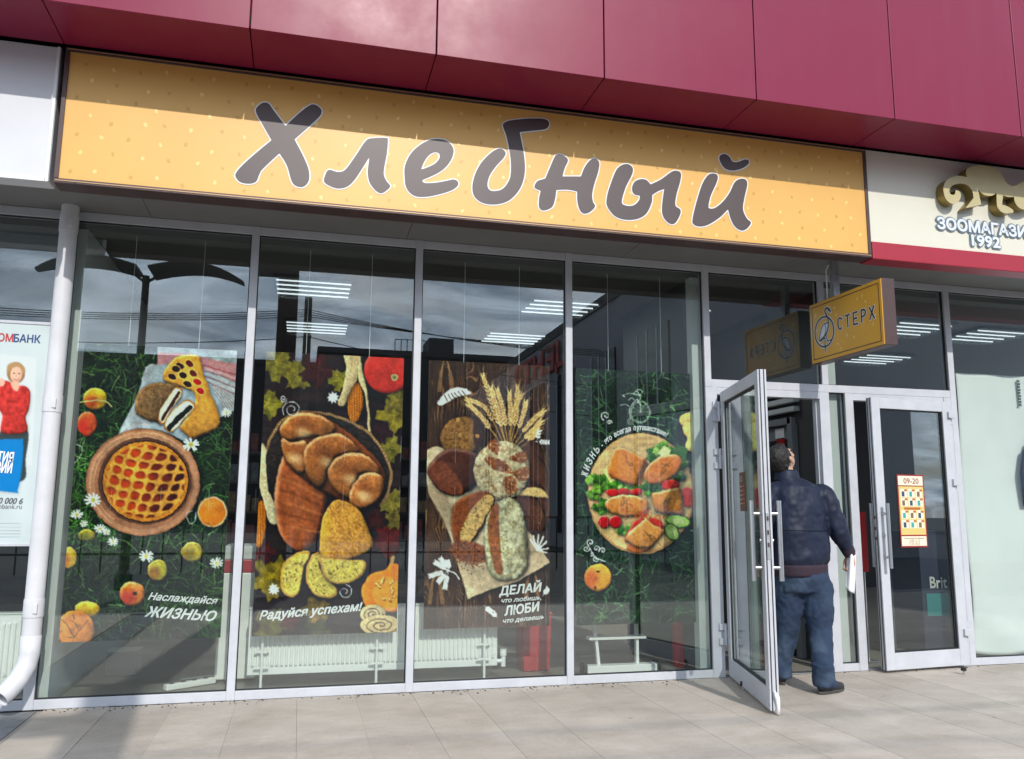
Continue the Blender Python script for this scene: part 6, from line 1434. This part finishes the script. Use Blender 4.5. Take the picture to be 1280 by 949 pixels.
# head: looking up to the right, away from the camera
hc = G(977.5, 573.5, yt+.03)
Fw = Vector((.78, .26, .68)).normalized(); Sd = Fw.cross(Vector((0, 0, 1))).normalized(); Uh = Sd.cross(Fw).normalized()
H_ = lambda s_, f_, u_: hc+Sd*s_+Fw*f_+Uh*u_
body.ball(H_(0, -.012, .015), .074, .096, .098, (Sd, Fw, Uh), 24, 16)
body.ball(H_(0, .028, -.038), .058, .068, .078, (Sd, Fw, Uh), 20, 14)
body.ball(H_(0, .062, -.085), .030, .028, .024, (Sd, Fw, Uh)); body.ball(H_(0, .084, .018), .048, .014, .016, (Sd, Fw, Uh))
limb(body, [H_(0, .088, .006), H_(0, .104, -.022), H_(0, .108, -.034)], [.010, .013, .016]); body.ball(H_(0, .088, -.062), .024, .012, .011, (Sd, Fw, Uh))
for sg_ in (-1, 1):
    body.ball(H_(sg_*.086, -.004, -.014), .011, .021, .036, (Sd, Fw, Uh)); body.ball(H_(sg_*.090, -.010, .002), .008, .017, .019, (Sd, Fw, Uh)); body.ball(H_(sg_*.044, .060, -.018), .022, .02, .02, (Sd, Fw, Uh))
limb(body, [nk+Vector((0, -.0, -.06)), nk+Vector((0, .0, .02)), H_(0, -.035, -.05)], [.062, .058, .056])
# hands: palm and five fingers
def hand(mb, W_, down, out_, curl):
    """down: along the fingers; out_: from little finger to thumb; curl: palm normal towards which the fingers bend"""
    down, out_, curl = down.normalized(), out_.normalized(), curl.normalized()
    limb(mb, [W_-down*.03, W_+down*.02], [.028, .030]); 
    for k_ in range(4): limb(mb, [W_+down*.01+out_*(.021-.014*k_), W_+down*.085+out_*(.027-.018*k_)], [.016, .013])
    for k_, L_ in enumerate((.072, .080, .074, .058)):
        b0 = W_+down*.085+out_*(.027-.018*k_); limb(mb, [b0, b0+down*L_*.40+curl*L_*.16, b0+down*L_*.55+curl*L_*.55, b0+down*L_*.38+curl*L_*.80], [.0095, .0088, .0080, .0072], 10)
    t0 = W_+down*.025+out_*.026; limb(mb, [t0, t0+down*.03+out_*.018+curl*.014, t0+down*.058+out_*.010+curl*.034, t0+down*.076-out_*.002+curl*.042], [.013, .011, .0100, .0085], 10)
dn = Vector((.10, .02, -1))
hand(body, W_r+Vector((.008, 0, -.012)), dn, Vector((-.1, .9, 0)), Vector((-1, -.12, 0)))
hand(body, W_l+Vector((0, .01, -.012)), Vector((.1, .6, -.7)), Vector((.9, 0, .1)), Vector((.2, -.4, -.8)))
for an, tx_ in ((R_ank, Vector((.93, .36, 0))), (L_ank, Vector((.35, .93, 0)))):
    limb(body, [an, Vector((an.x, an.y, .05))+tx_*.05, Vector((an.x, an.y, .04))+tx_*.14], [.042, .04, .03])
bd_ = fuse('body', body, M['skin'], man, .0062, 3)
jn = fuse('jeans', jeans, M['denim'], man, .011, 5, [(.10, .030), (.045, .014)])
jo = fuse('jacket', jk_, M['nylon'], man, .011, 6, [(.16, .036), (.07, .016)])
wb_ = MB(); wb_.loft([(hem+Vector((0,0,-.045)), ax*.192, ay*.146), (hem+Vector((0,0,-.035)), ax*.200, ay*.152), (hem+Vector((0,0,.03)), ax*.208, ay*.158), (hem+Vector((0,0,.045)), ax*.20, ay*.152)])
wbo = fuse('waistband', wb_, M['cuff'], jo, .010, 3)
for W_, E_ in ((W_r, E_r), (W_l, E_l)):
    d = (W_-E_).normalized(); c_ = MB(); c_.tube([W_-d*.03, W_+d*.0, W_+d*.028], [.050, .049, .042], 16); c_.build('cuff', M['cuff'], jo, smooth='auto')
co_ = MB(); co_.loft([(nk+Vector((0,0,-.045)), ax*.098, ay*.094), (nk+Vector((0,0,.0)), ax*.088, ay*.088), (nk+Vector((0,.004,.034)), ax*.080, ay*.080), (nk+Vector((0,.004,.040)), ax*.070, ay*.070)])
fuse('collar', co_, M['nylon'], jo, .008, 2)
# seams across the back of the jacket
for zz, rx2 in ((mid.z+.035, .242),):
    pts_ = [mid+ax*(rx2*math.cos(t))*1.0+ay*(.170*math.sin(t))+Vector((0, 0, zz-mid.z)) for t in np.linspace(math.pi*1.05, math.pi*1.95, 20)]
    MB().tube(pts_, .003, 6).build('back_seam', M['nylon'], jo)
hr = MB()
hr.ball(H_(0, -.022, .026), .083, .096, .100, (Sd, Fw, Uh), 24, 16); hr.ball(H_(0, -.058, -.020), .072, .056, .072, (Sd, Fw, Uh)); hr.ball(H_(0, .035, .082), .052, .040, .030, (Sd, Fw, Uh))
for sg_ in (-1, 1): hr.ball(H_(sg_*.066, .012, .022), .016, .02, .034, (Sd, Fw, Uh))
fuse('hair', hr, M['hair'], man, .0062, 3, [(.022, .016)])
M['eye'] = mat('eye_white', (.7, .68, .64), .3)
for sg_ in (-1, 1):
    e = MB().ball(H_(sg_*.032, .064, -.002), .0125, n=12, m=8).build('eye', M['eye'], man, smooth=True); MB().ball(H_(sg_*.032, .073, -.001), .0052, n=10, m=6).build('iris', M['black'], e, smooth=True)
    MB().tube([H_(sg_*.016, .092, .016), H_(sg_*.034, .088, .022), H_(sg_*.050, .074, .016)], [.003, .004, .002], 6).build('eyebrow', M['hair'], man, smooth=True)
for an, tx_, nm in ((R_ank, Vector((.93, .36, 0)), 'r'), (L_ank, Vector((.30, .95, 0)), 'l')):
    b0 = Vector((an.x, an.y, 0))-tx_*.070; nx_ = Vector((-tx_.y, tx_.x, 0)); L_ = .285
    s_ = MB(); s_.loft([(b0+tx_*(.045)+Vector((0,0,.052)), Vector((0,0,.048)), nx_*.036), (b0+tx_*.09+Vector((0,0,.060)), Vector((0,0,.055)), nx_*.042), (b0+tx_*.15+Vector((0,0,.048)), Vector((0,0,.044)), nx_*.044), (b0+tx_*.21+Vector((0,0,.038)), Vector((0,0,.034)), nx_*.047), (b0+tx_*.265+Vector((0,0,.030)), Vector((0,0,.024)), nx_*.036)])
    s_.ball(b0+tx_*.045+Vector((0,0,.05)), .038); s_.ball(b0+tx_*.262+Vector((0,0,.032)), .030, .030, .026)
    sh_ = fuse('shoe', s_, M['shoe'], man, .0075, 3)
    so = MB(); P_ = []
    for t in np.linspace(0, 2*math.pi, 28)[:-1]:
        c_, sn = math.cos(t), math.sin(t); P_.append(b0+tx_*(.150+.147*c_)+nx_*(.047*sn*(1 if c_ > 0 else .86)))
    so.add([p+Vector((0,0,.001)) for p in P_]+[p+Vector((0,0,.020)) for p in P_], [tuple(range(27)), tuple(range(53, 26, -1))]+[(i, (i+1) % 27, (i+1) % 27+27, i+27) for i in range(27)])
    so.build('sole', M['sole'], sh_, bevel=.004)
# papers
hp = W_r+Vector((-.008, 0, -.075))
def fp(u, v):
    # the sheets hang from the hand, curled, their broad side turned to the street
    ww = .062*(u-.5); curl = .018*np.cos(u*math.pi*2.2)*(1-.5*v)
    x = hp.x+.012+ww*.80+curl*.6-.035*v; y = hp.y-.030-ww*.60+curl*.8; z = hp.z+.075-.27*v-.035*u*v
    return np.stack([x, y, z], -1)
me, _ = quad_grid('paper_sheets', fp, 18, 18); me.materials.append(mat('paper', (.80, .80, .82), .7)); [setattr(p, 'use_smooth', True) for p in me.polygons]
pp = link('paper_sheets', me); tag(pp, 'folded white papers hanging from the man\'s right hand', 'papers'); pp.modifiers.new('thick', 'SOLIDIFY').thickness = .0015
# ------------------------------------------------------------------ across the street, behind the camera: seen only mirrored in the glass
M['bronze'] = mat('dark_bronze', (0.035, 0.030, 0.026), 0.5); M['wood_pole'] = mat('weathered_pole', (0.10, 0.085, 0.07), 0.9, noise=.3, nscale=6)
M['grey_wall'] = mat('grey_facade', (0.26, 0.26, 0.27), 0.8, noise=.1, nscale=.5); M['dark_wall'] = mat('dark_facade', (0.055, 0.050, 0.052), 0.8, noise=.2, nscale=.4); M['dark_glass'] = mat('dark_window', (0.02, 0.022, 0.026), 0.15)
def mirror(px, py, t):
    """the place whose mirror image in the glass (y = 0.03) is seen at a pixel, at depth t behind the glass"""
    p = Y(px, py, t); return Vector((p.x, .06-t, p.z))
# twin-panel street lamp
t_ = 8.0; lp = mirror(183, 345, t_); lw_ = mirror(45, 345, t_).x, mirror(306, 345, t_).x
la = thing('street_lamp', 'dark street lamp with two curved wing panels mirrored in the left windows', 'street lamp', (lp.x, lp.y, 0))
MB().tube([(lp.x, lp.y, 0), (lp.x, lp.y, lp.z*.5), (lp.x, lp.y, lp.z)], [.075, .065, .055], 12).build('pole', M['bronze'], la, smooth='auto')
MB().tube([(lp.x, lp.y, 0), (lp.x, lp.y, .25), (lp.x, lp.y, .3)], [.13, .13, .08], 12).build('base', M['bronze'], la, smooth='auto')
for sgn_, xe in ((-1, lw_[0]), (1, lw_[1])):
    Ls = abs(xe-lp.x); wg = MB(); n = 12; vs_ = []
    for i in range(n+1):
        u = i/n; x = lp.x+sgn_*(.08+(Ls-.08)*u); z = lp.z+.04+.24*math.sin(u*math.pi*.62)-.30*u*u; hw_ = .42*(1-.75*u**3)
        vs_ += [(x, lp.y-hw_, z), (x, lp.y+hw_, z), (x, lp.y+hw_, z+.03), (x, lp.y-hw_, z+.03)]
    fs = [(0,1,2,3), tuple(n*4+q for q in (3,2,1,0))]
    for i in range(n):
        for q in range(4): fs.append((i*4+q, i*4+(q+1) % 4, (i+1)*4+(q+1) % 4, (i+1)*4+q))
    w_ob = wg.add(vs_, fs).build('wing_panel', M['bronze'], la)
    MB().tube([(lp.x, lp.y, lp.z-.12), (lp.x+sgn_*.28, lp.y, lp.z+.10)], .025, 8).build('brace', M['bronze'], la)
# wide pylon that throws its shadow to the foot of the left window
pl = mirror(359, 400, 8.0); H_p = 6.15
py_ = thing('advertising_pylon', 'tall dark square pylon mirrored in the second bay', 'pylon', (pl.x, pl.y, 0))
MB().box((pl.x-.16, pl.y-.16, 0), (pl.x+.16, pl.y+.16, H_p)).build('shaft', M['bronze'], py_, bevel=.01)
MB().box((pl.x-.24, pl.y-.24, 0), (pl.x+.24, pl.y+.24, .12)).build('plinth', M['gutter'], py_, bevel=.01)
MB().box((pl.x-.62, pl.y-.05, H_p-1.05), (pl.x-.165, pl.y+.05, H_p-.75)).build('arm_sign', M['bronze'], py_, bevel=.005)
# utility poles and cables
up = mirror(386, 372, 19.0)
for k_, (dx, lb) in enumerate(((0, 'wooden utility pole mirrored in the second bay'), (-17, 'wooden utility pole far to the left of the street'), (19, 'wooden utility pole far to the right of the street'))):
    t = thing('utility_pole', lb, 'pole', (up.x+dx, up.y, -.14), 'wooden utility poles along the street')
    MB().tube([(up.x+dx, up.y, -.14), (up.x+dx, up.y, up.z)], [.15, .11], 12).build('pole', M['wood_pole'], t, smooth='auto')
    MB().box((up.x+dx-.06, up.y-.9, up.z-.55), (up.x+dx+.06, up.y+.9, up.z-.43)).build('crossarm', M['wood_pole'], t)
def cable(a, b, sag, label, r=.014):
    a, b = Vector(a), Vector(b); p = [a.lerp(b, u)+Vector((0, 0, -4*sag*u*(1-u))) for u in np.linspace(0, 1, 24)]
    tag(MB().tube(p, r, 5).build('overhead_cable', M['rubber'], smooth=True), label, 'cable', 'overhead cables across the street')
xa, xb, xc_ = up.x-17, up.x, up.x+19
nmz = ['topmost', 'second', 'third', 'fourth', 'fifth', 'lowest']
for k_ in range(6):
    yy, zz = up.y-.8+.32*k_, up.z-.40-(0 if k_ < 4 else .9*(k_-3))
    cable((xa, yy, zz+.1*k_), (xb, yy, zz), .5+.05*k_, '%s overhead cable left of the middle utility pole' % nmz[k_]); cable((xb, yy, zz), (xc_, yy, zz-.15*k_), .55+.06*k_, '%s overhead cable right of the middle utility pole' % nmz[k_])
# low cables near the pavement that leave soft shadow lines on the paving
for (p0, p1, q_) in (((640, 930), (1280, 900), 'nearer'), ((500, 905), (1280, 862), 'farther')):
    a, b = Z(*p0, 0), Z(*p1, 0); up_ = -SUN_DIR*(7.2/abs(SUN_DIR.z)); d = (b-a).normalized()
    cable(a+up_-d*16, b+up_+d*14, .25, '%s bundled cable casting a soft line on the paving' % q_, .013)
# grey wing of the mall on the right, with red letters
wx = 9.6
wg_ = thing('mall_wing', 'grey mall wing with dark tall windows and red letters mirrored in the fourth bay', 'building', (wx+4, -22, 0))
MB().box((wx, -42, -.2), (wx+12, -13.5, 8.0)).build('wall', M['grey_wall'], wg_)
MB().box((wx-.05, -42.05, 8.001), (wx+12.05, -13.45, 8.35)).build('parapet', M['dark_wall'], wg_)
for i, y0 in enumerate((-16.5, -20.5, -24.5, -28.5, -33.0, -37.5)):
    w_o = MB().box((wx-.06, y0, .4), (wx+.02, y0+2.2, 6.4)).build('window', M['dark_glass'], wg_)
    for q in range(3): MB().box((wx-.08, y0+.7*q+.02, .4), (wx-.061, y0+.7*q+.08, 6.4)).build('glazing_bar', M['alu'], w_o)
M['sign_red'] = mat('red_letters', (.40, .02, .02), .5)
text_obj('lettering', 'ЦЕНТР', (wx-.09, -23.0, 6.75), (wx-.09, -31.0, 6.75), .95, (-1, 0, 0), M['sign_red'], wg_, bold=.03, depth=.05)
# far buildings
def far_block(x0, x1, y1, h, label, rows, m='dark_wall', roof=None):
    t = thing('far_building', label, 'building', ((x0+x1)/2, y1, 0), 'buildings across the street')
    MB().box((x0, y1-10, -.2), (x1, y1, h)).build('wall', M[m], t); MB().box((x0-.15, y1-10.1, h+.001), (x1+.15, y1+.15, h+.35)).build('roof_edge', M['dark_wall'], t)
    n = int((x1-x0)/3.2)
    for j in range(rows):
        for i in range(n):
            xw = x0+(x1-x0)*(i+.5)/n; z0_ = 1.0+j*3.1; w_o = MB().box((xw-.7, y1-.02, z0_), (xw+.7, y1+.04, z0_+1.6)).build('window', M['dark_glass'], t); MB().box((xw-.03, y1+.041, z0_), (xw+.03, y1+.06, z0_+1.6)).build('glazing_bar', M['wall_pale'], w_o)
    if roof:
        rx0, rx1, rh = roof; MB().box((rx0, y1-6, h+.36), (rx1, y1-3, h+.36+rh)).build('plant_room', M['dark_wall'], t)
        for q in range(6): MB().tube([(rx0-2.4+.4*q, y1-2, h+.36), (rx0-2.4+.4*q, y1-2, h+1.5)], .03, 6).build('rail_post', M['bronze'], t)
        MB().tube([(rx0-2.4, y1-2, h+1.5), (rx0-.4, y1-2, h+1.5)], .03, 6).build('hand_rail', M['bronze'], t)
fa = mirror(530, 447, 46); fb2 = mirror(720, 447, 46); fr_ = mirror(545, 412, 46); fr2 = mirror(578, 412, 46)
far_block(fa.x-6.5, fb2.x+4, fa.y, fa.z, 'long dark building with a roof plant room mirrored in the third bay', 2, roof=(fr_.x, fr2.x, fr_.z-fa.z-.3))
fl_ = mirror(120, 446, 60); far_block(fl_.x-30, fa.x-5.5, fl_.y, fl_.z, 'low dark building far across the street on the left', 1)
far_block(fb2.x+6, fb2.x+40, fa.y-4, fa.z*1.15, 'dark block far across the street on the right', 3)
# iron railing along the far side of the street
rl = thing('iron_railing', 'dark iron railing with scrolls along the street opposite', 'railing', (0, -13.2, 0))
for z_ in (.25, 1.05): MB().box((-16, -13.22, z_), (9, -13.18, z_+.05)).build('rail', M['bronze'], rl)
for i in range(63): MB().box((-16+.4*i, -13.215, -.14), (-15.97+.4*i, -13.185, 1.06)).build('baluster', M['bronze'], rl)
